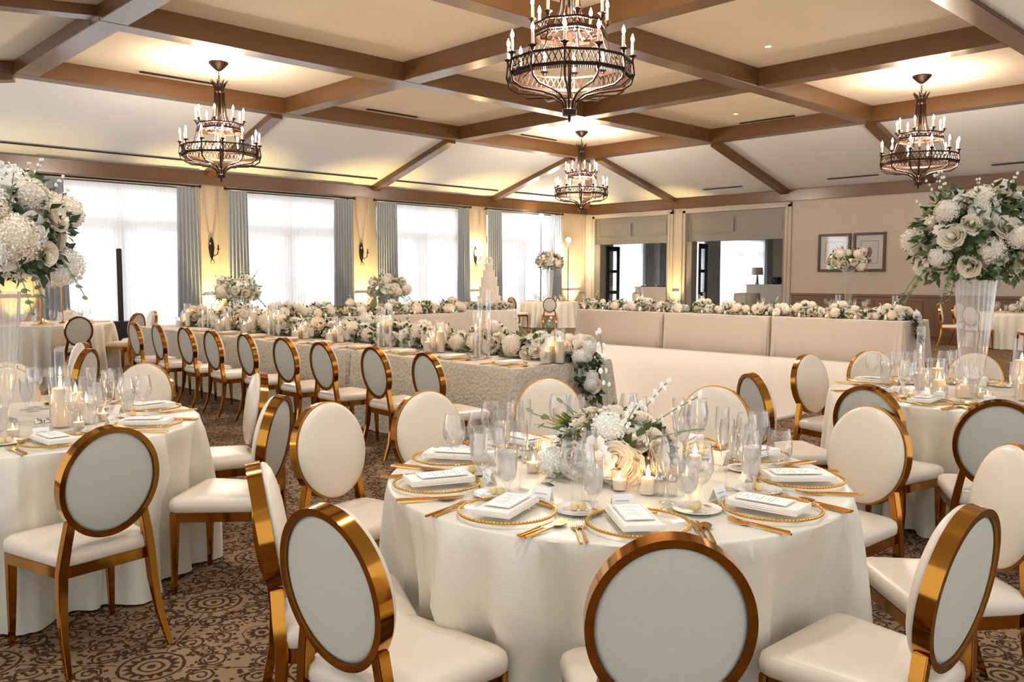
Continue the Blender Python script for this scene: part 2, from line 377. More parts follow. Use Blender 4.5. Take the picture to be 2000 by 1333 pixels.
for n, (a, b) in zip(('windows', 'second', 'third', 'right'), BX):
    struct('ceiling_beam', box((a, BY[0][0], ZB), (b, BY[3][1], ZT)), 'beam_paint', 'long brown ceiling beam running with the window wall', bevel=0.008)
for j, (a, b) in enumerate(BY):
    for i in range(3): struct('ceiling_beam', box((BX[i][1], a, ZB+0.004), (BX[i+1][0], b, ZT)), 'beam_paint', 'brown cross beam between the long ceiling beams', bevel=0.008)
def rafter(p, q, w=0.26, h=0.13):
    p, q = Vector(p), Vector(q); d = (q-p).normalized(); s = d.cross(Vector((0, 0, 1))).normalized()*w/2; u = s.cross(d).normalized()
    u = u if u.z > 0 else -u
    mb = MB(); mb.loft([[e-s-u*h, e+s-u*h, e+s+u*0.03, e-s+u*0.03] for e in (p, q)])
    struct('ceiling_rafter', mb, 'beam_paint', 'slim brown rafter on the sloped ceiling', bevel=0.006)
for y in (9.0, 13.75, 18.2): rafter((XW+0.1, y, ZC1+0.02), (XS, y, ZS))
for x in (-16.0, -12.15, -8.2, -4.0): rafter((x-0.12, YW-0.1, ZC1+0.02), (x, YS, ZS))
rafter((XW+0.1, YW-0.1, ZC1+0.02), (XS, YS, ZS)); rafter((XW+0.1, -3.9, ZC1+0.02), (XS, 4.1, ZS))
for x in (-16.4, -12.3, -8.2, -4.0): rafter((x-0.1, -3.9, ZC1+0.33), (x, 4.1, ZS+0.15))
# linear air slots
def slot(p, q, lab, w=0.035):
    p, q = Vector(p), Vector(q); d = (q-p).normalized(); s = d.cross(Vector((0, 0, 1))).normalized()*w
    mb = MB(); mb.loft([[e-s-Vector((0, 0, 0.022)), e+s-Vector((0, 0, 0.022)), e+s-Vector((0, 0, 0.004)), e-s-Vector((0, 0, 0.004))] for e in (p, q)])
    tag(link('air_slot', mb.mesh('air_slot', 'slot_black', 0, False)), lab, 'vent')
zs = lambda x: ZC1+(ZS-ZC1)*(x-XW)/(XS-XW)
for (a, b), lb in zip([(4.45, 8.75), (9.3, 13.45), (14.05, 17.9), (18.6, 21.2)], ('first', 'second', 'third', 'fourth')):
    slot((-19.25, a, zs(-19.25)-0.01), (-19.25, b, zs(-19.25)-0.01), 'long black air slot above the %s window from the near end' % lb)
for i, (a, b) in enumerate([(6.0, 7.45), (10.88, 12.26), (15.64, 16.94)]):
    slot((-15.93, a, ZT-0.005), (-15.93, b, ZT-0.005), 'short black air slot in the flat ceiling, %s bay from the near end' % ORD[i])
slot((-11.13, 18.27, ZT-0.005), (-9.74, 18.27, ZT-0.005), 'short black air slot beside the end beam of the flat ceiling')
for i, (a, b) in enumerate([(4.9, 7.9), (12.0, 15.6)]): slot((-4.45, a, ZT-0.005), (-4.45, b, ZT-0.005), 'black air slot beside the right beam, %s one from the camera' % ORD[i])
ze = lambda y: ZC1+(ZS-ZC1)*(YW-y)/(YW-YS)
for i, (a, b) in enumerate([(-14.44, -13.16), (-10.59, -9.26), (-6.65, -5.2)]):
    y = 22.0; slot((a*1.012, y, ze(y)-0.01), (b*1.012, y, ze(y)-0.01), 'black air slot on the slope over the end wall, %s from the corner' % ORD[i])
for i, (x, y) in enumerate([(-15.33, 15.4), (-13.9, 17.6), (-9.6, 14.9), (-10.6, 17.2), (-7.2, 12.6), (-11.0, 10.6)]):
    def dl():
        t = thing('downlight', '', 'downlight')
        part('ring', MB().lathe([(0.035, -0.002), (0.05, -0.012), (0.055, 0)], 14).mesh('ring', 'plaster'), t)
        part('lens', MB().lathe([(0.001, -0.003), (0.036, -0.003)], 14).mesh('lens', 'bulb'), t); return t
    place(dl, 'dl', (x, y, ZT-0.001), 0, 'small recessed downlight in the flat ceiling, %s one from the far chandelier' % ORD[i])

for i, (x, y) in enumerate(FILLDL): place(dl, 'dl', (x, y, slope_z(x, y)-0.012), 0, 'added fill downlight in the sloped ceiling over the near tables, %s one' % ORD[i], 'added fill downlights over the near tables')
# ------------------------------------------------------------------ windows, sheers, drapes
def pleats(y0, y1, z0, z1, x, pitch, amp, seed, spread=0.0):
    r = random.Random(seed); n = max(3, int((y1-y0)/pitch)); ny = n*6; nz = 9; ph = [r.uniform(-0.6, 0.6) for _ in range(n+1)]; P = []
    for j in range(nz+1):
        t = j/nz; row = []
        for i in range(ny+1):
            s = i/ny; w = sin(2*pi*s*n+ph[int(s*n)]*t*0.8)
            yy = y0+(y1-y0)*s+spread*t*(s-0.5)+0.015*t*sin(5*s+seed)
            row.append((x+amp*(0.55+0.45*t)*w+0.01*t*sin(seed+s*9), yy, z1+(z0-z1)*t))
        P.append(row)
    return MB().grid(P)
WN = ('nearest', 'second', 'third', 'far')
for i, (a, b, c, d) in enumerate(WIN):
    mb = MB(); y0, y1 = OPN[i]; x0, x1 = XW-0.24, XW-0.16; ym = (y0+y1)/2
    mb.box((x0, y0, 0), (x1, y0+0.12, 3.62)); mb.box((x0, y1-0.12, 0), (x1, y1, 3.62)); mb.box((x0, y0, 3.46), (x1, y1, 3.62)); mb.box((x0, y0, 2.56), (x1, y1, 2.8))
    mb.box((x0, ym-0.12, 0), (x1, ym+0.12, 2.6)); mb.box((x0, y0, 0), (x1, y1, 0.3)); mb.box((x0, ym-0.025, 2.8), (x1, ym+0.025, 3.5))
    for q in (0.5,): mb.box((x0+0.03, y0, 1.25), (x1-0.03, y1, 1.285))
    wf = struct('window_%d' % (i+1), mb, 'frame_white', 'tall white french window, %s from the near end' % WN[i])
    link('glass_pane', box((x0+0.035, y0, 0.1), (x0+0.045, y1, 3.6)).mesh('glass_pane', 'pane_glass', 0, False), wf)
    sh = thing('sheer_curtain', 'white sheer curtain over the %s tall window' % WN[i], 'curtain', (0, 0, 0), 0, 'sheers on the window wall')
    for q, (s0, s1) in enumerate(((b-0.12, (b+c)/2+0.02), ((b+c)/2-0.02, c+0.12))):
        part('panel', pleats(s0, s1, 0.02, 3.56, XW+0.10, 0.085, 0.016, i*7+q).mesh('panel', 'sheer', smooth='keep'), sh)
    for s0, s1, side in ((a, b, 'left'), (c, d, 'right')):
        ln = ('first', 'second', 'third', 'fourth', 'fifth', 'sixth', 'seventh', 'last')[i*2+(side == 'right')]
        tag(link('drape', pleats(s0, s1, 0.02, 3.58, XW+0.21, 0.075, 0.035, i*9+3+(side == 'right'), 0.1).mesh('drape', 'drape')),
            'grey blue pleated drape on the %s side of the %s window' % (side, WN[i]), 'curtain', 'grey blue drapes on the window wall')
    t = thing('curtain_rod', 'dark curtain rod above the %s window' % WN[i], 'curtain rod', (0, 0, 0), 0, 'rods on the window wall')
    part('rod', MB().tube([(XW+0.20, a-0.04, 3.62), (XW+0.20, d+0.04, 3.62)], 0.022, 8).mesh('rod', 'dark_iron'), t)
    for y in (a-0.06, d+0.06): part('finial', MB().ball((XW+0.20, y, 3.62), 0.04).mesh('finial', 'dark_iron'), t)
    part('rail', box((XW+0.08, a+0.1, 3.56), (XW+0.12, d-0.1, 3.585)).mesh('rail', 'dark_iron'), t)
    for y in (a+0.05, d-0.05): part('bracket', box((XW, y-0.015, 3.6), (XW+0.2, y+0.015, 3.64)).mesh('bracket', 'dark_iron'), t)
# wall sconces
for i, (y, z) in enumerate(((9.05, 2.2), (13.33, 2.2), (17.52, 2.2))):
    lit = i == 2
    t = thing('wall_sconce', ('dark iron wall sconce %s' % ('on the pier between the nearest and second windows', 'on the pier between the second and third windows', 'with a lit bulb between the third and far windows')[i]), 'sconce', (XW+0.022, y, z), 0)
    mb = MB().lathe([(0.001, -0.30), (0.05, -0.2), (0.075, 0), (0.05, 0.17), (0.001, 0.27)], 12, sx=0.3); part('back_plate', mb.mesh('back_plate', 'dark_iron'), t)
    for s in (-1, 1):
        part('arm', MB().tube([(0.02, 0, -0.12), (0.07, s*0.04, -0.2), (0.13, s*0.09, -0.15), (0.15, s*0.10, -0.04)], 0.012, 6).mesh('arm', 'dark_iron'), t)
        part('leaf', MB().tube([(0.02, 0, -0.26), (0.04, s*0.05, -0.34), (0.03, s*0.02, -0.40)], [0.012, 0.008, 0.003], 5).mesh('leaf', 'dark_iron'), t)
        cm = part('candle_sleeve', MB().lathe([(0.03, -0.05), (0.035, -0.03), (0.016, -0.02), (0.016, 0.06)], 10, at=(0.15, s*0.1, 0), cap=True).mesh('candle_sleeve', 'wax' if lit else 'dark_iron'), t)
        part('bulb', MB().ball((0.15, s*0.1, 0.09), 0.018, 8, 6, 1.7).mesh('bulb', 'bulb' if lit else 'porcelain'), cm)
    if lit: light('sconce_light', 'POINT', (XW+0.18, y, z+0.1), 12, (1, 0.75, 0.45), shadow_soft_size=0.06)
# amber uplights at the foot of each pier
for i, (a, b) in enumerate(PIERS):
    y = (a+b)/2 if i < 4 else 21.9
    t = thing('uplight', 'small black uplight on the floor at the %s pier from the near end' % ORD[i], 'uplight', (XW+0.42, y, 0))
    part('base', box((-0.09, -0.09, 0.0), (0.09, 0.09, 0.025)).mesh('base', 'black', 0.004), t)
    part('can', MB().lathe([(0.07, 0.025), (0.075, 0.16), (0.06, 0.16), (0.055, 0.14), (0.001, 0.14)], 14).mesh('can', 'black'), t)
    light('uplight_beam', 'SPOT', (XW+0.42, y, 0.18), 210 if i else 70, (1.0, 0.74, 0.28), (0, RAD(180-9), 0), spot_size=RAD(66), spot_blend=0.8, shadow_soft_size=0.04)

t = thing('uplight', 'small black uplight on the floor between the two doorways', 'uplight', (-16.02, YW-0.4, 0))
part('base', box((-0.09, -0.09, 0.0), (0.09, 0.09, 0.025)).mesh('base', 'black', 0.004), t)
part('can', MB().lathe([(0.07, 0.025), (0.075, 0.16), (0.06, 0.16), (0.055, 0.14), (0.001, 0.14)], 14).mesh('can', 'black'), t)
light('uplight_beam', 'SPOT', (-16.02, YW-0.4, 0.18), 130, (1.0, 0.74, 0.28), (RAD(171), 0, 0), spot_size=RAD(50), spot_blend=0.8, shadow_soft_size=0.04)
# ------------------------------------------------------------------ the room beyond the doorways
struct('floor_next_room', box((XW-0.2, YW+0.1, -0.1), (-8.0, 37.2, 0.0)), 'floor_next')
mb = MB()
NW = [(23.9, 25.9), (27.2, 30.0), (30.9, 34.8)]
ys = [YW+0.3]+[v for p in NW for v in p]+[37.2]
for i in range(0, len(ys), 2): mb.box((XW-0.3, ys[i], 0), (XW, ys[i+1], 3.7))
for i in range(1, len(ys)-1, 2): mb.box((XW-0.3, ys[i], 3.1), (XW, ys[i+1], 3.7))
struct('wall_next_left', mb, 'frame_white'); struct('wall_next_end', box((XW-0.3, 37.0, 0), (-8, 37.2, 3.7)), 'frame_white')
struct('wall_next_right', box((-8.2, YW+0.3, 0), (-8, 37.2, 3.7)), 'frame_white'); struct('ceiling_next_room', box((XW-0.3, YW+0.3, 3.7), (-8, 37.2, 3.8)), 'plaster')
for i, (a, b) in enumerate(NW):
    mb = MB(); x0, x1 = XW-0.24, XW-0.16; ym = (a+b)/2
    for p, q, z0, z1 in ((a, a+0.1, 0, 3.1), (b-0.1, b, 0, 3.1), (ym-0.1, ym+0.1, 0, 2.6), (a, b, 2.45, 2.65), (a, b, 0, 0.25)): mb.box((x0, p, z0), (x1, q, z1))
    struct('window_%d' % (5+i), mb, 'frame_white', 'bright window in the room beyond the doorways')
    tag(link('sheer_curtain', pleats(a, b, 0.02, 3.3, XW+0.08, 0.1, 0.016, 60+i).mesh('sheer_curtain', 'sheer', smooth='keep')), 'white sheer in the next room, %s window beyond the doorways' % ORD[i], 'curtain', 'sheers in the next room')
    for q, (s0, s1) in enumerate(((a-0.45, a+0.08), (b-0.08, b+0.5))):
        tag(link('drape', pleats(s0, s1, 0.02, 3.3, XW+0.2, 0.08, 0.035, 70+i*2+q).mesh('drape', 'drape')), 'grey drape in the next room, %s side of the %s window there' % (('near', 'far')[q], ORD[i]), 'curtain', 'drapes in the next room')
def door_leaf(x, y, rz, lab):
    t = thing('open_door', lab, 'door', (x, y, 0), rz)
    mb = MB()
    for z0, z1 in ((0, 0.25), (0.92, 1.04), (1.66, 1.76), (2.42, 2.58)): mb.box((0, -0.02, z0), (0.62, 0.02, z1))
    mb.box((0, -0.02, 0), (0.12, 0.02, 2.58)); mb.box((0.5, -0.02, 0), (0.62, 0.02, 2.58))
    part('frame', mb.mesh('frame', 'black', 0, False), t); part('pane', box((0.1, -0.004, 0.2), (0.52, 0.004, 2.5)).mesh('pane', 'pane_glass', 0, False), t)
    part('handle', MB().tube([(0.56, 0.02, 1.0), (0.56, 0.06, 1.0), (0.56, 0.06, 1.15), (0.56, 0.02, 1.15)], 0.01).mesh('handle', 'chrome'), t)
door_leaf(-15.40, YW+0.32, RAD(100), 'open black door leaf with glass panes inside the right doorway')
door_leaf(-19.18, YW+0.32, RAD(84), 'open black door leaf at the left edge of the left doorway')
def draped(name, a, b, h, lab, cat):
    o = thing(name, lab, cat, ((a[0]+b[0])/2, (a[1]+b[1])/2, 0)); dx, dy = (b[0]-a[0])/2, (b[1]-a[1])/2
    part('skirt', box((-dx, -dy, 0), (dx, dy, h-0.04)).mesh('skirt', 'white_cloth', 0.02), o); part('top', box((-dx-0.03, -dy-0.03, h-0.04), (dx+0.03, dy+0.03, h)).mesh('top', 'porcelain', 0.01), o); return o
draped('buffet_table', (-18.7, 24.0), (-17.1, 24.8), 1.18, 'white buffet counter seen through the left doorway', 'table')
draped('bar_counter', (-17.5, 29.4), (-15.6, 30.1), 1.25, 'long white bar counter seen through the right doorway', 'bar')
for i in range(3):
    t = thing('serving_tray', 'dark serving tray on the white buffet, %s from its left end' % ORD[i], 'tray', (-18.4+i*0.5, 24.3, 1.18), 0.2, 'trays on the buffet')
    part('tray', box((-0.2, -0.12, 0), (0.2, 0.12, 0.03)).mesh('tray', 'dark_iron', 0.01), t); part('lid', MB().ball((0, 0, 0.03), 0.1, 10, 6, 0.4).mesh('lid', 'chrome'), t)
t = thing('table_lamp', 'lamp with a pale shade on the bar counter in the next room', 'lamp', (-17.15, 29.6, 1.25))
part('base', MB().lathe([(0.001, 0), (0.1, 0), (0.06, 0.04), (0.04, 0.3), (0.02, 0.36)], 14).mesh('base', 'chrome'), t); part('lamp_shade', MB().lathe([(0.22, 0.36), (0.20, 0.64)], 16).mesh('lamp_shade', 'shade'), t)
for i in range(2):
    t = thing('coffee_machine', 'small dark machine on the bar counter, %s' % ('beside the lamp', 'at the right end')[i], 'machine', (-16.4+i*0.35, 29.7, 1.25))
    part('body', box((-0.13, -0.1, 0), (0.13, 0.1, 0.28)).mesh('body', 'dark_iron', 0.02), t); part('spout', MB().tube([(0, -0.1, 0.2), (0, -0.15, 0.18), (0, -0.15, 0.12)], 0.015).mesh('spout', 'chrome'), t)
t = thing('tablecloth', 'small round white clothed table in front of the bar in the next room', 'tablecloth', (-15.2, 25.6, 0)); part('skirt', MB().lathe([(0.52, 0), (0.46, 0.4), (0.42, 0.98), (0.001, 1.0)], 28).mesh('skirt', 'white_cloth'), t)
for i, (x, y) in enumerate(((-18.3, 23.4), (-17.0, 23.6), (-14.6, 24.2))):
    t = thing('covered_chair', 'white covered chair in the next room, %s from the corner' % ORD[i], 'chair', (x, y, 0), 0.3*i)
    part('seat', box((-0.22, -0.22, 0), (0.22, 0.22, 0.46)).mesh('seat', 'white_cloth', 0.03), t); part('backrest', box((-0.2, 0.17, 0.46), (0.2, 0.23, 0.98)).mesh('backrest', 'white_cloth', 0.03), t)

# ------------------------------------------------------------------ end wall pictures
for i, (a, b) in enumerate(((-11.27, -10.34), (-10.27, -9.40))):
    t = thing('framed_picture', ('framed botanical print on the end wall, nearer the doorway', 'framed print with a dark oval plant on the end wall')[i], 'picture', ((a+b)/2, YW, 2.19)); w = (b-a)/2; h = 0.52
    mb = MB()
    for p, q in (((-w, -h), (w, -h+0.07)), ((-w, h-0.07), (w, h)), ((-w, -h+0.07), (-w+0.07, h-0.07)), ((w-0.07, -h+0.07), (w, h-0.07))): mb.box((p[0], -0.045, p[1]), (q[0], 0, q[1]))
    part('frame', mb.mesh('frame', 'brown_frame', 0.006, False), t)
    mm = part('mat_board', box((-w+0.06, -0.015, -h+0.06), (w-0.06, -0.001, h-0.06)).mesh('mat_board', 'mat_board', 0, False), t)
    mb = MB(); u, v = w-0.2, h-0.22
    for p, q in (((-u, -v), (u, -v+0.012)), ((-u, v-0.012), (u, v)), ((-u, -v), (-u+0.012, v)), ((u-0.012, -v), (u, v))): mb.box((p[0], -0.018, p[1]), (q[0], -0.0155, q[1]))
    part('print_border', mb.mesh('print_border', 'print_ink', 0, False), mm)
    part('print', MB().lathe([(0.001, 0.0), (0.10, 0.0)], 20, sx=0.75, sy=1.3).mesh('print', 'print_ink'), mm, loc=(0, -0.017, 0), rot=(pi/2, 0, 0))
    part('glazing', box((-w+0.06, -0.028, -h+0.06), (w-0.06, -0.026, h-0.06)).mesh('glazing', 'pane_glass', 0, False), t)
t = thing('wall_medallion', 'round gold rimmed dark medallion on the end wall behind the tall flowers', 'wall ornament', (-8.5, YW, 2.24))
part('rim', MB().lathe([(0.19, 0), (0.19, 0.04), (0.22, 0.06), (0.25, 0.04), (0.25, 0)], 28).mesh('rim', 'gold'), t, rot=(pi/2, 0, 0)); part('face', MB().lathe([(0.001, 0.02), (0.19, 0.02)], 28).mesh('face', 'brown_frame'), t, rot=(pi/2, 0, 0))

# ------------------------------------------------------------------ chandeliers
def chandelier():
    t = thing('chandelier', '', 'chandelier'); R1, R2 = 0.645, 0.39     # origin at the ceiling, everything hangs below it
    def poly(r, z, n, k=0): return [(r*cos(2*pi*(j+k)/n), r*sin(2*pi*(j+k)/n), z) for j in range(n+1)]
    part('canopy', MB().lathe([(0.16, 0), (0.165, -0.02), (0.10, -0.09), (0.04, -0.14), (0.001, -0.15)], 18).mesh('canopy', 'bronze'), t)
    mb = MB()
    for i in range(7):
        z = -0.165-i*0.042; a = (i % 2)*pi/2
        mb.tube([(0.014*cos(b)*cos(a), 0.014*cos(b)*sin(a), z+0.028*sin(b)) for b in [2*pi*q/8 for q in range(9)]], 0.005, 5, False)
    part('chain', mb.mesh('chain', 'bronze'), t)
    mb = MB().lathe([(0.03, -0.40), (0.085, -0.42), (0.09, -0.50), (0.03, -0.52)], 14)
    for j in range(8):
        a = 2*pi*j/8; c, s = cos(a), sin(a)
        mb.tube([(0.08*c, 0.08*s, -0.44), (0.1*c, 0.1*s, -0.37), (0.15*c, 0.15*s, -0.30)], [0.014, 0.02, 0.003], 4)
    part('crown', mb.mesh('crown', 'bronze'), t)
    for j in range(8):
        a = 2*pi*j/8; c, s = cos(a), sin(a)
        part('hanging_rod', MB().tube([(r*c, r*s, z) for r, z in ((0.075, -0.44), (0.08, -0.66), (0.11, -0.9), (0.17, -1.08), (0.24, -1.16), (R2, -1.12))], 0.012, 5).mesh('hanging_rod', 'bronze'), t)
    part('centre_stem', MB().lathe([(0.001, -0.40), (0.022, -0.42), (0.022, -1.1), (0.05, -1.14), (0.022, -1.2), (0.018, -1.84), (0.001, -1.86)], 10).mesh('centre_stem', 'bronze'), t)
    def band_(r, z1, z0, n, nm, cell):
        mb = MB(); mb.tube(poly(r, z1, n), 0.016, 4, False, sq=1); mb.tube(poly(r, z0, n), 0.024, 4, False, sq=1)
        for j in range(n):
            p, q = Vector(poly(r, 0, n)[j]), Vector(poly(r, 0, n)[j+1])
            for i in range(cell):
                u, v = p.lerp(q, i/cell), p.lerp(q, (i+1)/cell)
                mb.tube([(u.x, u.y, z0), (v.x, v.y, z1)], 0.006, 4, False); mb.tube([(u.x, u.y, z1), (v.x, v.y, z0)], 0.006, 4, False)
            for i in range(cell*3):
                u = p.lerp(q, (i+0.5)/(cell*3)); mb.tube([(u.x, u.y, z0-0.02), (u.x, u.y, z0-0.045)], 0.008, 4)
        part(nm, mb.mesh(nm, 'bronze'), t)
    band_(R1, -1.45, -1.59, 12, 'lower_band', 5); band_(R2, -1.06, -1.15, 8, 'upper_band', 4)
    def candle(r, a, z, nm):
        c, s = cos(a), sin(a)
        mb = MB().lathe([(0.001, z-0.03), (0.018, z-0.02), (0.02, z), (0.05, z+0.02), (0.03, z+0.03), (0.02, z+0.035)], 10, at=(r*c, r*s, 0))
        cp = part('candle_cup', mb.mesh('candle_cup', 'bronze'), t)
        part('candle_sleeve', MB().lathe([(0.016, z+0.02), (0.016, z+0.15), (0.008, z+0.155)], 8, at=(r*c, r*s, 0), cap=True).mesh('candle_sleeve', 'white_wax'), cp)
        part('bulb', MB().lathe([(0.008, z+0.155), (0.019, z+0.185), (0.016, z+0.21), (0.001, z+0.25)], 8, at=(r*c, r*s, 0)).mesh('bulb', 'bulb'), cp)
    for j in range(12):
        a = 2*pi*j/12; c, s = cos(a), sin(a); candle(R1+0.01, a, -1.41, '')
        part('scroll_arm', MB().tube([(r*c, r*s, z) for r, z in ((R1+0.01, -1.42), (R1+0.03, -1.58), (R1, -1.68), (R1-0.09, -1.735), (0.33, -1.755), (0.18, -1.785), (0.08, -1.85), (0.055, -1.95))], 0.013, 5).mesh('scroll_arm', 'bronze'), t)
    for j in range(8):
        a = 2*pi*j/8; candle(R2+0.01, a, -1.02, '')
        c, s = cos(a), sin(a)
        part('bead_chain', MB().tube([(r*c, r*s, z) for r, z in ((R2, -1.16), (R2+0.05, -1.34), (0.52, -1.44), (R1-0.03, -1.50))], 0.008, 4).mesh('bead_chain', 'bronze'), t)
    part('hub', MB().lathe([(0.001, -1.80), (0.05, -1.83), (0.065, -1.91), (0.082, -1.93), (0.075, -1.985), (0.02, -1.99), (0.012, -2.045), (0.001, -2.06)], 14).mesh('hub', 'bronze'), t)
    return t
for x, y, lab in ((-6.20, 6.80, 'large two tier bronze candle chandelier nearest the camera, cut by the photo top'), (-14.36, 6.75, 'two tier bronze chandelier hanging in front of the nearest window pier'),
                  (-14.6, 16.48, 'smallest looking bronze chandelier hanging before the far corner of the room'), (-6.26, 16.43, 'two tier bronze chandelier on the right above the framed prints')):
    place(chandelier, 'chandelier', (x, y, ZT), RAD(8), lab, 'two tier bronze candle chandeliers')
    for dz, e in ((-1.30, 105), (-0.85, 8)): light('chandelier_light', 'POINT', (x, y, ZT+dz), e, (1, 0.885, 0.79), shadow_soft_size=0.2)
# studio lights on stands
for i, (x, y, z) in enumerate(((-19.45, 20.0, 3.46), (-19.2, 21.05, 2.72))):
    t = thing('light_stand', ('black light stand behind the corner flowers, head above the curtain rod', 'black light stand with a glowing head near the room corner')[i], 'light', (x, y, 0), 0, 'lights on black stands')
    part('pole', MB().tube([(0, 0, 0.3), (0, 0, 1.4), (0, 0, z-0.08)], [0.02, 0.016, 0.012]).mesh('pole', 'black'), t)
    for q in range(3):
        a = q*2*pi/3+0.4; part('leg', MB().tube([(0, 0, 0.75), (0.30*cos(a), 0.30*sin(a), 0.015)], 0.012).mesh('leg', 'black'), t)
    h = part('lamp_head', MB().lathe([(0.001, -0.08), (0.05, -0.06), (0.09, 0.05), (0.085, 0.055)], 14).mesh('lamp_head', 'black'), t, loc=(0, 0, z), rot=(RAD(70), 0, RAD(46)))
    part('lens', MB().ball((0, 0, 0.06), 0.085, 14, 8).mesh('lens', 'lamp_head'), h)
    light('stand_light', 'SPOT', (x+0.1, y-0.1, z), 110, (1, 0.93, 0.82), (RAD(72), 0, RAD(46)), spot_size=RAD(95), spot_blend=0.7, shadow_soft_size=0.08)
# column loudspeaker
t = thing('column_speaker', 'tall black column loudspeaker in front of the nearest window', 'speaker', (-17.84, 6.2, 0), RAD(70))
part('base_box', box((-0.16, -0.2, 0), (0.16, 0.2, 0.6)).mesh('base_box', 'black', 0.015), t); part('column', box((-0.05, -0.055, 0.6), (0.05, 0.055, 2.06)).mesh('column', 'black', 0.01), t)
part('handle', MB().tube([(0.165, -0.1, 0.48), (0.18, -0.08, 0.5), (0.18, 0.08, 0.5), (0.165, 0.1, 0.48)], 0.012).mesh('handle', 'dark_iron'), t)

# ------------------------------------------------------------------ oval back chairs (forward is +y, origin on the floor under the seat)
def super_outline(wf, wr, yf, yr, n=9, r=0.05):
    pts = []
    for (cx, cy, a0) in ((wf/2-r, yf-r, 0), (-wf/2+r, yf-r, 90), (-wr/2+r, yr+r, 180), (wr/2-r, yr+r, 270)):
        for i in range(n): a = RAD(a0+90*i/(n-1)); pts.append((cx+r*cos(a), cy+r*sin(a)))
    return pts
def chair():
    t = thing('banquet_chair', '', 'chair', group='oval back banquet chairs')
    a, b, zc, tilt, yb = 0.197, 0.222, 0.706, RAD(9), -0.232
    ca, sa = cos(tilt), sin(tilt)
    def P(u, v, w): return (u, yb-v*sa+w*ca, zc+v*ca+w*sa)     # u across, v up the back, w towards the sitter
    out = super_outline(0.46, 0.38, 0.215, -0.205)
    def ring(k, z): return [(x*k, (y-0.005)*k+0.005, z) for x, y in out]
    mb = MB(); mb.loft([ring(0.95, 0.392), ring(1.0, 0.402), ring(1.01, 0.425), ring(0.99, 0.447), ring(0.92, 0.460), ring(0.75, 0.468), ring(0.4, 0.473), ring(0.05, 0.474)])
    part('seat', mb.mesh('seat', 'cream_leather', ang=80), t)
    mb = MB(); mb.loft([ring(0.985, 0.352), ring(0.985, 0.395), ring(0.92, 0.395), ring(0.92, 0.352), ring(0.985, 0.352)], cap=False)
    part('seat_frame', mb.mesh('seat_frame', 'gold'), t)
    def leg(pts, w):
        m = MB(); R = []
        for (x, y, z), (wx, wy) in zip(pts, w): R.append([(x-wx, y-wy, z), (x+wx, y-wy, z), (x+wx, y+wy, z), (x-wx, y+wy, z)])
        m.loft(R); return m.mesh('leg', 'gold', 0.003, ang=50)
    for s in (-1, 1):
        part('leg', leg([(s*0.20, 0.185, 0.395), (s*0.203, 0.19, 0.2), (s*0.207, 0.195, 0.0)], [(0.019, 0.019), (0.015, 0.015), (0.010, 0.010)]), t)
        part('leg', leg([(s*0.142, -0.208, 0.572), (s*0.160, -0.205, 0.48), (s*0.176, -0.198, 0.38), (s*0.183, -0.205, 0.26), (s*0.192, -0.232, 0.13), (s*0.203, -0.285, 0.0)],
                        [(0.016, 0.020), (0.017, 0.019), (0.018, 0.019), (0.017, 0.017), (0.014, 0.014), (0.010, 0.012)]), t)
    n = 64; prof = ((0.0, -0.022), (0.0, 0.022), (-0.021, 0.022), (-0.021, -0.022), (0.0, -0.022))
    mb = MB(); rings = []
    for dr, w in prof: rings.append([P((a+dr)*cos(2*pi*j/n), (b+dr)*sin(2*pi*j/n), w) for j in range(n)])
    mb.loft(rings, True, False); part('back_frame', mb.mesh('back_frame', 'gold', ang=50), t)
    def pad(prof): 
        m = MB(); m.loft([[P((a-0.021)*k*cos(2*pi*j/n), (b-0.021)*k*sin(2*pi*j/n), w) for j in range(n)] for k, w in prof]); return m
    part('back_cushion', pad([(0.98, 0.0), (1.06, 0.022), (1.075, 0.030), (1.05, 0.040), (0.95, 0.052), (0.75, 0.062), (0.45, 0.068), (0.05, 0.070)]).mesh('back_cushion', 'cream_leather', ang=80), t)
    part('back_panel', pad([(1.0, -0.004), (1.0, -0.012), (0.93, -0.016), (0.5, -0.020), (0.05, -0.021)]).mesh('back_panel', 'back_fabric', ang=80), t)
    return t
CH = []
def chair_at(ox, oy, tx, ty, label, dyaw=0):             # (ox, oy): middle of the oval back; (tx, ty): point the chair faces
    a = atan2(ty-oy, tx-ox)+RAD(dyaw); x, y = ox+0.232*cos(a), oy+0.232*sin(a)
    CH.append((x, y, a)); return place(chair, 'chair', (x, y, 0), a-pi/2, label)
T1, T2, T3, T4, T5, T6, T9 = (-1.99, 2.44), (-4.72, 1.12), (-1.85, 5.84), (-14.6, 4.05), (-5.75, 20.6), (-17.85, 18.75), (-9.2, 20.1); T8 = (-7.98, 1.12)
TR = 0.835
for x, y, d, lab in (
    (-1.115, 1.575, 0, 'oval back chair nearest the camera, grey back panel in front of the near round table'),
    (-1.845, 1.145, 0, 'large tilted oval chair left of the nearest chair, grey panel facing the camera'),
    (-2.41, 1.25, -6, 'chair seen edge on with its gold band, left of the near round table'),
    (-3.37, 2.07, -8, 'chair showing its cream front cushion at the left side of the near round table'),
    (-3.36, 2.64, 0, 'cream front of the chair behind the near round table, left of the wine glasses'),
    (-3.32, 3.48, 0, 'cream oval chair behind the near round table, just left of its flowers'),
    (-2.48, 3.88, 0, 'cream oval chair behind the near round table, right of its flowers'),
    (-1.61, 3.77, 6, 'cream oval cushion chair at the right side of the near round table'),
    (-0.89, 3.26, 10, 'chair with a gleaming cushion at the right photo edge, facing the near round table'),
    (-0.74, 2.3, 4, 'big chair in the right foreground with a broad gold band and grey panel')):
    chair_at(x, y, T1[0], T1[1], lab, d)
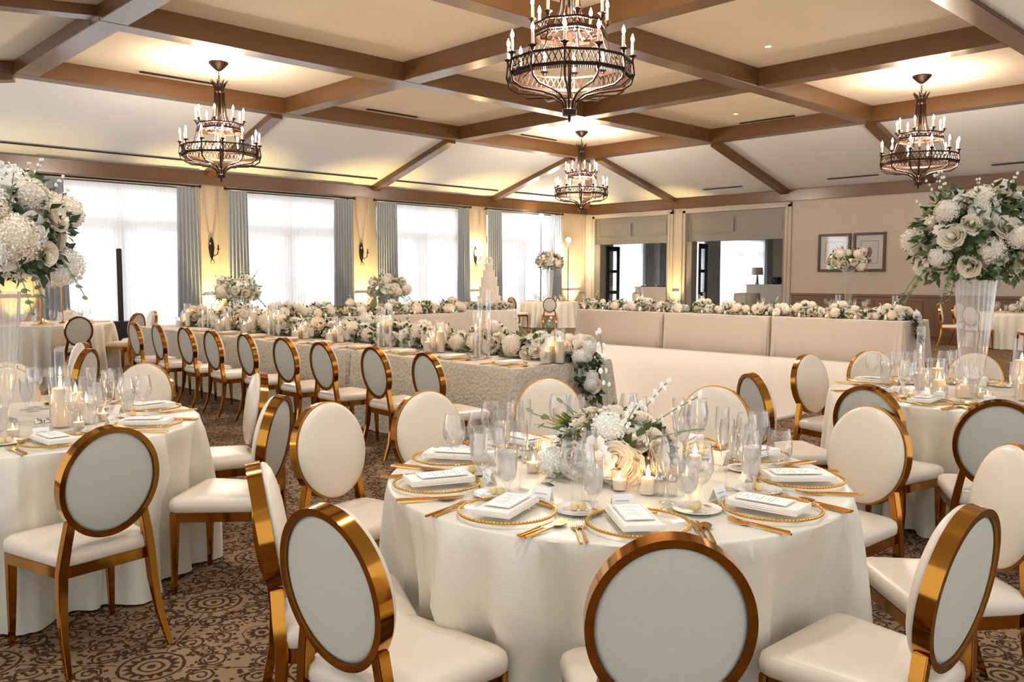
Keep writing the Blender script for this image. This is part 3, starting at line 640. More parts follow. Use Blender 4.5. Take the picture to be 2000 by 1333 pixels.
for x, y, d, lab in (
    (-3.44, 1.13, 8, 'chair with a large grey oval panel in front of the left round table'),
    (-3.76, 2.01, 0, 'chair with grey back panel and gold band at the right of the left round table'),
    (-4.71, 2.41, -20, 'narrow cream cushion chair behind the one at the right of the left round table'),
    (-5.73, 2.13, 0, 'cream oval chair directly behind the glasses of the left round table'),
    (-6.10, 1.40, 0, 'chair tucked behind the left glass vase, only its seat and top edge showing')):
    chair_at(x, y, T2[0], T2[1], lab, d)
chair_at(-7.24, 2.23, -7.9, 1.48, 'gold banded chair turned away behind the left round table'); chair_at(-7.98, 2.42, -7.95, 1.2, 'cream chair back half hidden by the turned away gold banded chair')
for x, y, d, lab in (
    (-2.66, 4.60, 0, 'chair seen edge on at the left of the right round table, seat towards it'),
    (-3.03, 6.02, 0, 'chair on the carpet edge left of the right round table, pinkish panel'),
    (-2.86, 6.72, 0, 'cream oval chair behind the wine glasses of the right round table'),
    (-2.22, 7.08, 0, 'chair rim half lost behind the candles of the right round table'),
    (-1.95, 4.56, 0, 'chair with a gold ringed grey panel right behind the cream cushion chair on the right'),
    (-1.28, 4.45, 0, 'chair with a wide greenish grey panel at the right photo edge')):
    chair_at(x, y, T3[0], T3[1], lab, d)
for x, y, tx, ty, lab in (
    (-13.3, 4.02, -14.6, 4.05, 'chair with tan oval panel standing in front of the back left round table'),
    (-13.85, 5.05, -14.9, 4.3, 'chair to the right of the back left round table, seat pointing left'),
    (-14.6, 5.58, -14.7, 4.1, 'chair with a grey panel before the window, behind the first long table chair'),
    (-15.9, 4.65, -14.6, 4.05, 'cream chair behind the back left round table, seen through its glasses'),
    (-16.9, 17.75, -17.85, 18.75, 'small chair with tan oval panel at the round corner table'),
    (-18.05, 17.35, -17.85, 18.75, 'cream chair peeking out beside the wedding cake'),
    (-16.75, 19.6, -17.85, 18.75, 'cream chair behind the left end of the far long table'),
    (-4.95, 19.2, -5.75, 20.6, 'chair with a pale oval panel at the far right round table'),
    (-7.05, 20.0, -5.75, 20.5, 'chair seen edge on to the left of the right glass vase, before the brown wainscot'),
    (-7.0, 21.0, -5.75, 20.6, 'chair with a curved gold side next to the edge on chair by the wainscot'),
    (-6.2, 19.35, -5.75, 20.6, 'chair with a pale blue grey panel partly behind the right glass vase'),
    (-5.3, 21.9, -5.75, 20.6, 'cream chair beyond the far right round table by the wainscot'),
    (-7.15, 16.85, -7.9, 16.0, 'cream chair with a gold side behind the right end of the far long table'),
    (-7.9, 17.6, -7.9, 16.0, 'beige chair back rising behind the tall candle glasses of the far long table')):
    chair_at(x, y, tx, ty, lab)
for i, x in enumerate((-5.14, -5.86, -6.62, -7.35, -8.12, -8.86, -9.63, -10.38, -11.14)):
    chair_at(x, 4.05+0.02*sin(i*2.3), x+0.02, 5.0, '%s chair from the right in the row along the near long table' % ORD[i], (i*37 % 7)-3)
# ------------------------------------------------------------------ cloths
TT = 0.765
def skirt(outline, h, seed, amp, nf, flare=0.03, corner=None, ang=75, name='tablecloth', m='satin', parent=None, loc=(0, 0, 0)):
    # outline: list of (x, y, nx, ny, s) around the table edge; the cloth lies flat on top and hangs to the floor in folds
    r = random.Random(seed); n = len(outline); L = outline[-1][4]
    ks = [(r.uniform(0.55, 1.5)*nf, r.uniform(0, 6.28), r.uniform(0.5, 1)) for _ in range(5)]
    N1 = round(nf); p0, p1, p2 = ks[0][1], ks[1][1], ks[2][1]
    def f(s):
        q = 2*pi*s/L; v = sin(N1*q+1.4*sin(4*q+p0)+0.8*sin(7*q+p1)); v = v if v < 0 else v**0.7
        return v*(0.8+0.35*sin(3*q+p2))+0.35*sin(round(N1*0.4)*q+p1)
    near = [c for c in CH if hypot(c[0]-loc[0], c[1]-loc[1]) < 6.5]
    def clampo(o):                                          # how far a chair seat pushes the hanging cloth inwards here
        best = 9
        for X0, Y0, a in near:
            for q in (0.30, 0.2, 0.1, 0.05, 0.0, -0.03, -0.06, -0.09, -0.12, -0.16, -0.2, -0.24):
                dx, dy = loc[0]+o[0]+o[2]*q-X0, loc[1]+o[1]+o[3]*q-Y0; u = dx*cos(a)+dy*sin(a); v = -dx*sin(a)+dy*cos(a)
                if abs(v) < 0.24 and -0.3 < u < 0.235: best = min(best, q-0.02)
        return best
    cl = [clampo(o) for o in outline]; nn_ = len(cl)
    cl = [min(cl[(i+k) % nn_]+0.02*abs(k) for k in range(-6, 7)) for i in range(nn_)]
    mb = MB(); rings = []
    cx = sum(o[0] for o in outline)/n; cy = sum(o[1] for o in outline)/n
    for k in (0.02, 0.3, 0.6, 0.85, 0.97): rings.append([(cx+(o[0]-cx)*k, cy+(o[1]-cy)*k, h) for o in outline])
    rings.append([(o[0]-o[2]*0.006, o[1]-o[3]*0.006, h-0.0005) for o in outline])
    rings.append([(o[0], o[1], h-0.006) for o in outline])
    for i in range(1, 13):
        t = i/12; row = []
        for io, o in enumerate(outline):
            v = f(o[4]); g = flare*t+amp*(t**0.6)*(0.45+0.55*v)*(1+0.25*sin(o[4]*3+seed)) + (corner(o, t) if corner else 0)
            if i == 12: g += 0.012*max(0, sin(o[4]*5+seed))
            if cl[io] < 1: g += min(0, (cl[io]*min(1, t/0.36) if cl[io] < 0 else cl[io]+max(0, 0.36-t))-(flare*t+amp*(t**0.6)*1.05))
            tw = 0.012*t*sin(o[4]*9+2*t)
            row.append((o[0]+o[2]*g-o[3]*tw, o[1]+o[3]*g+o[2]*tw, max(0.004, (h-0.006)*(1-t)+(0.004 if i < 12 else 0.006+0.008*abs(sin(o[4]*7))))))
        rings.append(row)
    mb.loft(rings, True, True)
    return link(name, mb.mesh(name, m, ang=ang), parent, loc)
def circ_outline(r, n=220): return [(r*cos(2*pi*i/n), r*sin(2*pi*i/n), cos(2*pi*i/n), sin(2*pi*i/n), 2*pi*r*i/n) for i in range(n)]
def rect_outline(w, d, step=0.035, r=0.03):
    out = []; s = 0
    for (x0, y0, x1, y1, nx, ny) in ((-w+r, -d, w-r, -d, 0, -1), (w, -d+r, w, d-r, 1, 0), (w-r, d, -w+r, d, 0, 1), (-w, d-r, -w, -d+r, -1, 0)):
        L = hypot(x1-x0, y1-y0); k = max(4, int(L/step))
        for i in range(k+1): out.append((x0+(x1-x0)*i/k, y0+(y1-y0)*i/k, nx, ny, s+L*i/k))
        s += L
        for i in range(1, 5):
            a = i/5*pi/2; c0 = atan2(ny, nx); an = c0+a; cx, cy = (x1-(nx*0)-nx*r, y1-ny*r); out.append((cx+r*cos(an), cy+r*sin(an), cos(an), sin(an), s+r*a))
        s += r*pi/2
    return out
for (x, y), r, sd, lab in ((T1, TR, 3, 'champagne satin cloth on the near round table'), (T2, 0.86, 5, 'champagne satin cloth on the left round table with the tall vase'),
                       (T3, 0.85, 8, 'champagne satin cloth on the right round table with the tall vase'), (T4, 0.86, 11, 'pale cloth on the round table at the back left before the window'),
                       (T6, 0.86, 14, 'white cloth on the round corner table'), (T5, 0.86, 17, 'pale cloth on the far right round table by the wainscot'), (T8, 0.84, 23, 'satin cloth on the round table at the left photo edge, behind the vase'), (T9, 0.86, 19, 'pale cloth on the round table behind the far long table')):
    tag(skirt(circ_outline(r), TT, sd, 0.10, 24, 0.015, m='satin', loc=(x, y, 0)), lab, 'tablecloth')
m = mat('lace_cloth', (216, 204, 186), 0.6, sheen=0.2); nt = m.node_tree; tc = node(nt, 'ShaderNodeTexCoord'); vo = node(nt, 'ShaderNodeTexVoronoi'); vo.inputs['Scale'].default_value = 34
nt.links.new(tc.outputs['Object'], vo.inputs[0]); bp = node(nt, 'ShaderNodeBump'); bp.inputs['Strength'].default_value = 0.7; bp.inputs['Distance'].default_value = 0.012
nt.links.new(vo.outputs['Distance'], bp.inputs['Height']); nt.links.new(bp.outputs[0], nt.nodes['Principled BSDF'].inputs['Normal'])
cr = node(nt, 'ShaderNodeMix', data_type='RGBA'); cr.inputs[6].default_value = lin((224, 212, 194))+(1,); cr.inputs[7].default_value = lin((196, 182, 160))+(1,)
nt.links.new(vo.outputs['Distance'], cr.inputs[0]); nt.links.new(cr.outputs[2], nt.nodes['Principled BSDF'].inputs['Base Color'])
def corner_fold(w, d, sides=()):
    def g(o, t):
        q = hypot(abs(o[0])-w, abs(o[1])-d); e = abs(abs(o[0])-w) if abs(o[3]) > 0.9 else 9
        return 0.028*t**0.7*math.exp(-(e/0.22)**2)*(1+sin(e*62+o[0]))+(0.07 if (o[0] > 0) in sides else 0.0)*t*math.exp(-(q/0.10)**2)
    return g
NEAR = [(-4.90, -7.24), (-7.30, -10.02), (-10.08, -12.90)]; NY0, NY1 = 4.72, 5.98
for i, (a, b) in enumerate(NEAR):
    w, d = (a-b)/2, (NY1-NY0)/2
    tag(skirt(rect_outline(w, d), TT, 30+i, 0.016, int(9*w), 0.008, corner_fold(w, d, ((True,), (), (False,))[i]), m='lace_cloth', ang=45, loc=((a+b)/2, (NY0+NY1)/2, 0)), 'textured cream cloth on the %s of the near long table' % ('right end', 'middle', 'left end')[i], 'tablecloth')
FAR = [(-5.76, -8.22), (-8.28, -10.70), (-10.76, -13.15)]; FY0, FY1 = 14.73, 15.85
for i, (a, b) in enumerate(FAR):
    w, d = (a-b)/2, (FY1-FY0)/2
    tag(skirt(rect_outline(w, d), TT, 40+i, 0.018, int(10*w), 0.008, corner_fold(w, d, ((True,), (), (False,))[i]), m='linen_cloth', ang=45, loc=((a+b)/2, (FY0+FY1)/2, 0)), 'plain linen cloth on the %s of the far long table' % ('right end', 'middle', 'left end')[i], 'tablecloth')
HX0, HX1, HY0, HY1 = -14.35, -13.30, 6.3, 11.5
for i, (a, b) in enumerate(((6.3, 8.86), (8.92, 11.5))):
    w, d = (HX1-HX0)/2, (b-a)/2
    tag(skirt(rect_outline(w, d), TT, 50+i, 0.016, int(10*d), 0.008, None, m='linen_cloth', ang=45, loc=((HX0+HX1)/2, (a+b)/2, 0)), 'linen cloth on the %s of the table along the windows' % ('near half', 'far half')[i], 'tablecloth')
CK = (-14.55, 13.25)
tag(skirt(circ_outline(0.64), TT, 61, 0.05, 16, 0.04, m='satin', loc=(CK[0], CK[1], 0)), 'champagne cloth on the small round cake table', 'tablecloth')

# ------------------------------------------------------------------ flowers (bloom axis is +z, origin at the bloom's base)
def rose_mesh(seed, mt='petal', open_=1.0):
    r = random.Random(seed); mb = MB()
    mb.lathe([(0.001, 0.012), (0.012, 0.014), (0.017, 0.03), (0.012, 0.046), (0.004, 0.05), (0.0005, 0.0505)], 8)
    for L, (n, R, ht, tilt) in enumerate(((3, 0.016, 0.05, 0.05), (4, 0.024, 0.052, 0.2), (5, 0.032, 0.05, 0.42), (6, 0.040, 0.045, 0.72), (6, 0.046, 0.036, 1.05))):
        tilt *= open_
        for i in range(n):
            a = 2*pi*i/n+L*0.7+r.uniform(-0.15, 0.15); wd = R*1.25; P = []
            for v in range(4):
                row = []; t = v/3
                for u in range(4):
                    s = u/3*2-1; ww = wd*(0.55+0.45*sin(pi*(0.25+0.6*t)))
                    curl = 0.25*t*t*tilt; rad = R*(0.45+0.55*t)+ht*t*sin(tilt)*0.55+ht*curl*0.8-0.35*R*s*s*(1-0.4*tilt)*0.6
                    z = 0.006+ht*t*cos(tilt*0.7)-0.012*t*t*t*tilt-0.004*s*s*t+r.uniform(-0.001, 0.001)
                    row.append((rad*cos(a)-ww*s*sin(a)*0.9, rad*sin(a)+ww*s*cos(a)*0.9, z))
                P.append(row)
            mb.grid(P)
    return mb.mesh('rose', mt, smooth='keep')
def hydrangea_mesh(seed, mt='petal', R=0.07):
    r = random.Random(seed); mb = MB().ball((0, 0, R*0.75), R*0.9, 12, 8, 0.88); N = 170
    for i in range(N):
        z = 1-1.65*(i+0.5)/N; q = sqrt(max(0, 1-z*z)); a = i*2.39996
        d = Vector((q*cos(a), q*sin(a), z*0.88)).normalized(); c = Vector((0, 0, R*0.75))+d*R*(0.93+0.09*r.random())
        u = d.orthogonal().normalized(); v = d.cross(u); ph = r.uniform(0, 6.28); s = R*0.165; tl = r.uniform(0, 0.7); tv = (u*cos(ph*3)+v*sin(ph*3))
        for k in range(4):
            b = ph+k*pi/2; e = u*cos(b)+v*sin(b); f = u*cos(b+pi/2)+v*sin(b+pi/2)
            mb.face([mb.v(c-d*s*0.15), mb.v(c+e*s*0.8-f*s*0.45+d*s*(0.2+tl*e.dot(tv))), mb.v(c+e*s*1.2+d*s*(0.12+tl*e.dot(tv)*1.3)), mb.v(c+e*s*0.8+f*s*0.45+d*s*(0.2+tl*e.dot(tv)))])
    return mb.mesh('hydrangea', mt, smooth='keep')
def small_mesh(seed, mt='petal_white', gold=True):      # open five petal blossom
    r = random.Random(seed); mb = MB()
    for i in range(6):
        a = 2*pi*i/6; P = []
        for v in range(3):
            t = v/2; row = []
            for u in range(3):
                s = u-1; w = 0.014*sin(pi*(0.2+0.6*t)); rr = 0.004+0.028*t
                row.append((rr*cos(a)-w*s*sin(a), rr*sin(a)+w*s*cos(a), 0.012+0.012*t-0.006*t*t-0.003*s*s))
            P.append(row)
        mb.grid(P)
    return mb.mesh('blossom', mt, smooth='keep')
def leafpoly(mb, p, d, n, L, w, rnd_=0):                # a folded pointed leaf from p along d
    d = d.normalized(); s = d.cross(n); s = s.normalized() if s.length > 1e-5 else d.orthogonal(); n = s.cross(d)
    a = mb.v(p); m1 = mb.v(p+d*L*0.5-n*L*0.06); e = mb.v(p+d*L-n*L*0.14)
    l = mb.v(p+d*L*0.45+s*w+n*L*0.03); r_ = mb.v(p+d*L*0.45-s*w+n*L*0.03)
    mb.face([a, m1, l]); mb.face([m1, e, l]); mb.face([a, r_, m1]); mb.face([m1, r_, e])
def roundleaf(mb, p, d, n, R):
    d = d.normalized(); s = d.cross(n).normalized()
    mb.face([mb.v(p+d*R*(1+cos(2*pi*i/7))+s*R*sin(2*pi*i/7)) for i in range(7)])
BLOOM = {}
def bloom(kind):
    if kind not in BLOOM:
        BLOOM[kind] = {'r1': lambda: rose_mesh(1, 'petal', 0.74), 'r2': lambda: rose_mesh(2, 'petal_warm', 0.62), 'r3': lambda: rose_mesh(3, 'petal_white', 0.88), 'h1': lambda: hydrangea_mesh(4), 'h2': lambda: hydrangea_mesh(5, 'petal_white'),
                       'h3': lambda: hydrangea_mesh(6, 'petal_warm'), 's1': lambda: small_mesh(7), 's2': lambda: small_mesh(8, 'petal')}[kind]()
    return BLOOM[kind]
NAMES = {'r': 'rose', 'h': 'hydrangea', 's': 'blossom'}
UPV = Vector((0, 0, 1))
def orient(d, roll): return (d.to_track_quat('Z', 'Y').to_matrix() @ Matrix.Rotation(roll, 3, 'Z')).to_euler()
def arrangement(t, rx, ry, rz, n, seed, zmin=-0.6, mix=('r1', 'r2', 'r3', 'h1', 'h2', 's1'), size=1.0, greens=160, trail=0.0, wisps=12, lm='leaf', core=0.72, lsc=1.0, floor=None):
    # blooms over an ellipsoid centred on the thing's origin, leaves between and behind them
    r = random.Random(seed); pts = []
    for i in range(n):
        z = 1-(1-zmin)*(i+0.5)/n; q = sqrt(max(0, 1-z*z)); a = i*2.39996+r.uniform(-0.25, 0.25)
        d = Vector((q*cos(a), q*sin(a), z)); k = mix[r.randrange(len(mix))]
        f = r.uniform(0.80, 1.04)*(1.0 if k[0] != 's' else 1.08)
        p = Vector((d.x*rx*f, d.y*ry*f, d.z*rz*f)); nd = Vector((d.x/rx, d.y/ry, d.z/rz)).normalized()
        nd = (nd+Vector((r.uniform(-.3, .3), r.uniform(-.3, .3), r.uniform(-.15, .35)))).normalized()
        s = size*r.uniform(0.82, 1.2); base = p-nd*0.05*s
        if floor is not None: base.z = max(base.z, floor+(0.075*s*(1-max(0, nd.z)) if k[0] == 'h' else 0.05*s*(1-max(0, nd.z))))
        part(NAMES[k[0]], bloom(k), t, loc=base, rot=orient(nd, r.uniform(0, 6)), scale=(s, s, s)); pts.append(p)
    mb = MB().ball((0, 0, 0), 1.0, 12, 8)
    for v in mb.bm.verts: v.co = Vector((v.co.x*rx*core, v.co.y*ry*core, max(v.co.z, zmin*0.9)*rz*core))
    for i in range(greens):
        z = r.uniform(zmin-0.15, 0.95); q = sqrt(max(0.02, 1-min(1, z*z))); a = r.uniform(0, 2*pi)
        d = Vector((q*cos(a), q*sin(a), z)); f = r.uniform(0.72, 1.0); p = Vector((d.x*rx*f, d.y*ry*f, d.z*rz*f))
        nd = (d+Vector((r.uniform(-.8, .8), r.uniform(-.8, .8), r.uniform(-.8, .6)))).normalized(); L = r.uniform(0.05, 0.10)*lsc
        leafpoly(mb, p, nd, (d+Vector((r.uniform(-.5, .5), r.uniform(-.5, .5), 0.4))).normalized(), L, L*0.26)
    def lim(m):
        if floor is not None:
            for v in m.bm.verts: v.co.z = max(v.co.z, floor+0.003)
        return m
    part('foliage', lim(mb).mesh('foliage', lm, smooth='keep'), t)
    for i in range(wisps):
        mb = MB(); mbw = MB()                                  # eucalyptus and blossom sprays reaching out
        a = 2*pi*i/max(1, wisps)+r.uniform(-.3, .3); down = i % 2 == 0
        z = r.uniform(zmin, -0.1) if down else r.uniform(0.3, 0.9); q = sqrt(1-z*z)
        p = Vector((q*cos(a)*rx*0.85, q*sin(a)*ry*0.85, z*rz*0.85)); d = Vector((cos(a)*(0.8 if down else 0.5), sin(a)*(0.8 if down else 0.5), (-0.5-trail) if down else 1.0)).normalized(); Ls = (0.18+0.14*r.random())*min(1.0, rx/0.4)*1.05*lsc
        path = [p+d*Ls*j/5+Vector((0, 0, -0.05*(j/5)**2 if down else -0.02*(j/5)**2)) for j in range(6)]
        mb.tube(path, 0.0025, 4, False)
        for j in range(1, 6):
            for s in (-1, 1):
                nd = (d+Vector((-d.y, d.x, 0.2))*s*1.1+Vector((r.uniform(-.3, .3), r.uniform(-.3, .3), r.uniform(-.3, .3)))).normalized()
                if down: roundleaf(mb, path[j], nd, Vector((r.uniform(-.5, .5), r.uniform(-.5, .5), 1)).normalized(), 0.017*lsc)
                elif j > 2: mbw.ball(path[j]+nd*0.016, r.uniform(0.005, 0.009), 6, 4, 1.3)
                else: leafpoly(mb, path[j], nd, UPV, 0.05*lsc, 0.012*lsc)
        nm = 'eucalyptus_spray' if down else 'flower_spray'; sp = part(nm, lim(mb).mesh(nm, 'eucalyptus', smooth='keep'), t)
        if down: mbw.bm.free()
        else: part('buds', lim(mbw).mesh('buds', 'petal_white'), sp)['kind'] = 'stuff'
    return t
def ribbed_vase(t, h, r0, r1, m='crystal', ribs=22):     # tall tapering ribbed glass vase on a stepped foot
    n = ribs*4; prof = [(r0*1.25, 0), (r0*1.25, 0.015), (r0*0.7, 0.03), (r0*0.55, 0.07), (r0*0.8, 0.10), (r0, 0.13), (r0*1.02, 0.16)]
    rings = []
    for r, z in prof: rings.append([(r*cos(2*pi*j/n), r*sin(2*pi*j/n), z) for j in range(n)])
    for k in range(8):
        q = k/7; r = r0*1.02+(r1-r0*1.02)*q**0.8; z = 0.17+(h-0.17)*q
        rings.append([(r*(1+0.05*cos(ribs*2*pi*j/n))*cos(2*pi*j/n), r*(1+0.05*cos(ribs*2*pi*j/n))*sin(2*pi*j/n), z) for j in range(n)])
    mb = MB(); mb.loft(rings, True, False); part('bowl', mb.mesh('bowl', m, ang=170), t)
    part('foot', MB().lathe([(r0*1.25, 0.001), (r0*1.2, 0.022), (r0*0.75, 0.032)], 28, cap=True).mesh('foot', m), t)
    mb = MB(); rr = random.Random(3)
    for i in range(14):
        a = rr.uniform(0, 6.28); mb.tube([(r0*0.5*cos(a), r0*0.5*sin(a), 0.2), (r1*0.5*cos(a+2), r1*0.5*sin(a+2), h)], 0.004, 4, False)
    return t
def vase_at(x, y, h, r0, r1, label, z=TT+0.001):
    return ribbed_vase(thing('glass_vase', label, 'vase', (x, y, z)), h, r0, r1)
def flowers_at(x, y, z, label, group=None, rot=0, **k):
    return arrangement(thing('flower_arrangement', label, 'flowers', (x, y, z), rot, group), **k)
TALL = ('r1', 'r2', 'r3', 'h1', 'r1', 'r2', 'r3', 's1', 's2')
vase_at(T3[0], T3[1], 0.72, 0.068, 0.113, 'tall ribbed glass vase in the middle of the right round table')
flowers_at(T3[0], T3[1], 1.74, 'big white rose and hydrangea arrangement on the tall vase at the right', rx=0.38, ry=0.38, rz=0.345, n=84, seed=11, size=1.12, greens=1100, trail=0.5, wisps=26, lsc=0.85, mix=TALL, lm='leaf')
vase_at(T2[0]-0.06, T2[1]-0.06, 0.66, 0.068, 0.116, 'tall ribbed glass vase at the left photo edge on the left round table')
flowers_at(T2[0]-0.06, T2[1]-0.06, 1.71, 'big white hydrangea and rose arrangement on the tall vase at the left', rx=0.36, ry=0.36, rz=0.30, n=84, seed=12, size=1.15, greens=600, trail=0.5, wisps=24, mix=('r1', 'r2', 'h1', 'r3', 'h3', 'r1', 's2', 'r2', 'h2'), lm='leaf_dark', lsc=0.85)
vase_at(T6[0], T6[1], 0.95, 0.06, 0.11, 'clear tall vase on the round corner table')
flowers_at(T6[0], T6[1], 1.98, 'white ball of flowers on a tall vase at the corner table', rx=0.44, ry=0.44, rz=0.32, n=46, seed=13, size=1.5, greens=200, trail=0.2, wisps=12, mix=TALL)
vase_at(T9[0], T9[1], 0.95, 0.06, 0.13, 'frosted looking tall vase behind the far long table')
flowers_at(T9[0], T9[1], 1.93, 'cream flowers on a tall vase in front of the framed prints', rx=0.48, ry=0.48, rz=0.30, n=50, seed=14, size=1.5, greens=240, trail=0.2, wisps=12, mix=TALL)
for i, (x, y) in enumerate(((-14.9, 7.25), (-14.9, 10.65))):
    t = thing('urn_pedestal', 'white pedestal holding flowers behind the window side table, %s one' % ('nearer', 'farther')[i], 'pedestal', (x, y, 0), 0, 'white pedestals')
    part('column', MB().lathe([(0.17, 0), (0.17, 0.06), (0.12, 0.1), (0.11, 0.7), (0.15, 0.76), (0.15, 0.80)], 20, cap=True).mesh('column', 'white_cloth'), t)
    part('bowl', MB().lathe([(0.07, 0.80), (0.14, 0.86), (0.2, 0.96), (0.19, 0.97), (0.10, 0.88)], 20).mesh('bowl', 'white_cloth'), t)
    flowers_at(x, y, 1.24, 'loose white and green pedestal arrangement before the %s' % ('second window, left one', 'third window, right one')[i], 'pedestal arrangements by the windows', rx=0.42, ry=0.42, rz=0.27, n=44, seed=20+i, size=1.4, greens=260, trail=0.1, wisps=22, mix=TALL, lm='eucalyptus', zmin=-0.5)
# low centrepiece of the near round table
t = thing('flower_arrangement', 'low white rose centrepiece with green leaves on the near round table', 'flowers', (T1[0]-0.03, T1[1]+0.03, TT+0.012)); t.scale = (1.14, 1.14, 1.14)
part('bowl', MB().lathe([(0.001, -0.010), (0.10, -0.010), (0.13, 0.05), (0.125, 0.07)], 20).mesh('bowl', 'gold'), t)
r = random.Random(5); SPOTS = []
for i in range(42):
    z = 1-1.05*(i+0.5)/42; q = sqrt(max(0, 1-z*z)); a = i*2.39996+r.uniform(-.2, .2); d = Vector((q*cos(a), q*sin(a), z)); f = r.uniform(0.85, 1.05)
    p = Vector((d.x*0.20*f, d.y*0.20*f, 0.045+d.z*0.155*f)); nd = (Vector((d.x, d.y, d.z*1.1+0.15))+Vector((r.uniform(-.3, .3), r.uniform(-.3, .3), 0))).normalized(); k = ('r1', 'r3', 'r2', 'r1', 'h2', 'r3', 's1', 'r1')[r.randrange(8)]; s = r.uniform(0.85, 1.1)*(0.72 if k[0] == 'h' else 1)
    b = part(NAMES[k[0]], bloom(k), t, loc=p-nd*0.045*s, rot=orient(nd, r.uniform(0, 6)), scale=(s, s, s))
mb = MB().ball((0, 0, 0.05), 0.13, 12, 8, 0.9)
for i in range(190):
    a = r.uniform(0, 2*pi); z = r.uniform(-0.1, 0.95); q = sqrt(max(0.02, 1-z*z)); d = Vector((q*cos(a), q*sin(a), z)); p = Vector((d.x*0.17, d.y*0.17, 0.045+d.z*0.135)); L = r.uniform(0.035, 0.062)
    leafpoly(mb, p, (d+Vector((r.uniform(-.7, .7), r.uniform(-.7, .7), r.uniform(-.6, .6)))).normalized(), (d+Vector((0, 0, .3))).normalized(), L, L*0.27)
for a, el, L in ((2.6, 1.25, 0.36), (2.9, 0.5, 0.26), (-0.6, 0.75, 0.26), (0.6, 0.7, 0.28), (1.2, 0.9, 0.25), (-1.9, 0.5, 0.22), (3.9, 0.55, 0.24), (0.1, 0.45, 0.27), (4.6, -0.1, 0.2), (5.5, -0.15, 0.2)):
    eu = MB(); bd = MB(); d = Vector((cos(a)*cos(el), sin(a)*cos(el), sin(el))); path = [Vector((0, 0, 0.05))+d*(0.08+L*j/7)+Vector((0, 0, -0.03*(j/7)**2)) for j in range(8)]; eu.tube(path, 0.002, 4, False)
    for j in range(3, 8):
        for s in (-1, 1):
            nd = (d*0.5+Vector((-d.y, d.x, 0.15))*s+Vector((r.uniform(-.4, .4), r.uniform(-.4, .4), r.uniform(-.4, .4)))).normalized()
            if el > 0.65: bd.ball(path[j]+nd*0.014, r.uniform(0.005, 0.009), 6, 4, 1.4)
            elif j % 2: roundleaf(eu, path[j], nd, Vector((r.uniform(-.6, .6), r.uniform(-.6, .6), 1)).normalized(), 0.015)
    nm = 'flower_spray' if el > 0.65 else 'eucalyptus_spray'; sp = part(nm, eu.mesh(nm, 'eucalyptus', smooth='keep'), t)
    if el > 0.65: part('buds', bd.mesh('buds', 'petal_white'), sp)['kind'] = 'stuff'
part('foliage', mb.mesh('foliage', 'leaf', smooth='keep'), t)
mb = MB()
for i in range(40):
    a = r.uniform(2.9, 4.2); d = Vector((cos(a)*0.6, sin(a)*0.6, 0.5+r.uniform(-.2, .3))).normalized(); p = Vector((-0.10+r.uniform(-.03, .03), -0.02+r.uniform(-.04, .04), 0.10)); leafpoly(mb, p, d, UPV, 0.12, 0.003)
part('grass_tuft', mb.mesh('grass_tuft', 'stem', smooth='keep'), t)
for i, (x, y, z) in enumerate(((0.07, -0.165, 0.10), (0.10, -0.17, 0.06))):
    dd = Vector((x, y, 0.06)).normalized(); bl = part('blossom', bloom('s1'), t, loc=(x, y, z), rot=orient(dd, 0), scale=(1.3, 1.3, 1.3))
    part('stamen', MB().ball((0, 0, 0.018), 0.008, 8, 5).mesh('stamen', 'pollen'), bl)
# flower runs along the long tables
GM = ('r1', 'r2', 'r3', 'h1', 'r1', 'r2', 'h3', 'r3', 's2')
def run(n, f, group, labf, nb, rx, ry, rz, seed0, size, **k):
    for i in range(n):
        x, y, rz_ = f(i)
        flowers_at(x, y, TT+0.055, labf(i), group, rz_, rx=rx, ry=ry, rz=rz, n=nb, seed=seed0+i, zmin=-0.12, size=size, greens=170, wisps=4 if i % 3 == 0 else 0, mix=GM, core=0.6, floor=-0.055, **k)
run(11, lambda i: (-5.42-0.70*i, 5.50+0.05*sin(i*1.7), 0.1*sin(i)), 'flower clusters along the near long table', lambda i: 'white flower cluster on the near long table, %s from the right end' % ORD[i], 28, 0.34, 0.21, 0.19, 100, 1.1)
run(10, lambda i: (-13.0+0.76*i, 15.10+0.04*sin(i*2.1), 0.1*sin(i)), 'flower clusters along the far long table', lambda i: 'white flower cluster on the far long table, %s from the left end' % ORD[i], 24, 0.36, 0.20, 0.18, 130, 1.2)
run(7, lambda i: (-13.72, 6.8+0.76*i, pi/2), 'flower clusters along the window side table', lambda i: 'blush flower cluster on the window side table, %s from the near end' % ORD[i], 22, 0.36, 0.20, 0.18, 150, 1.25)
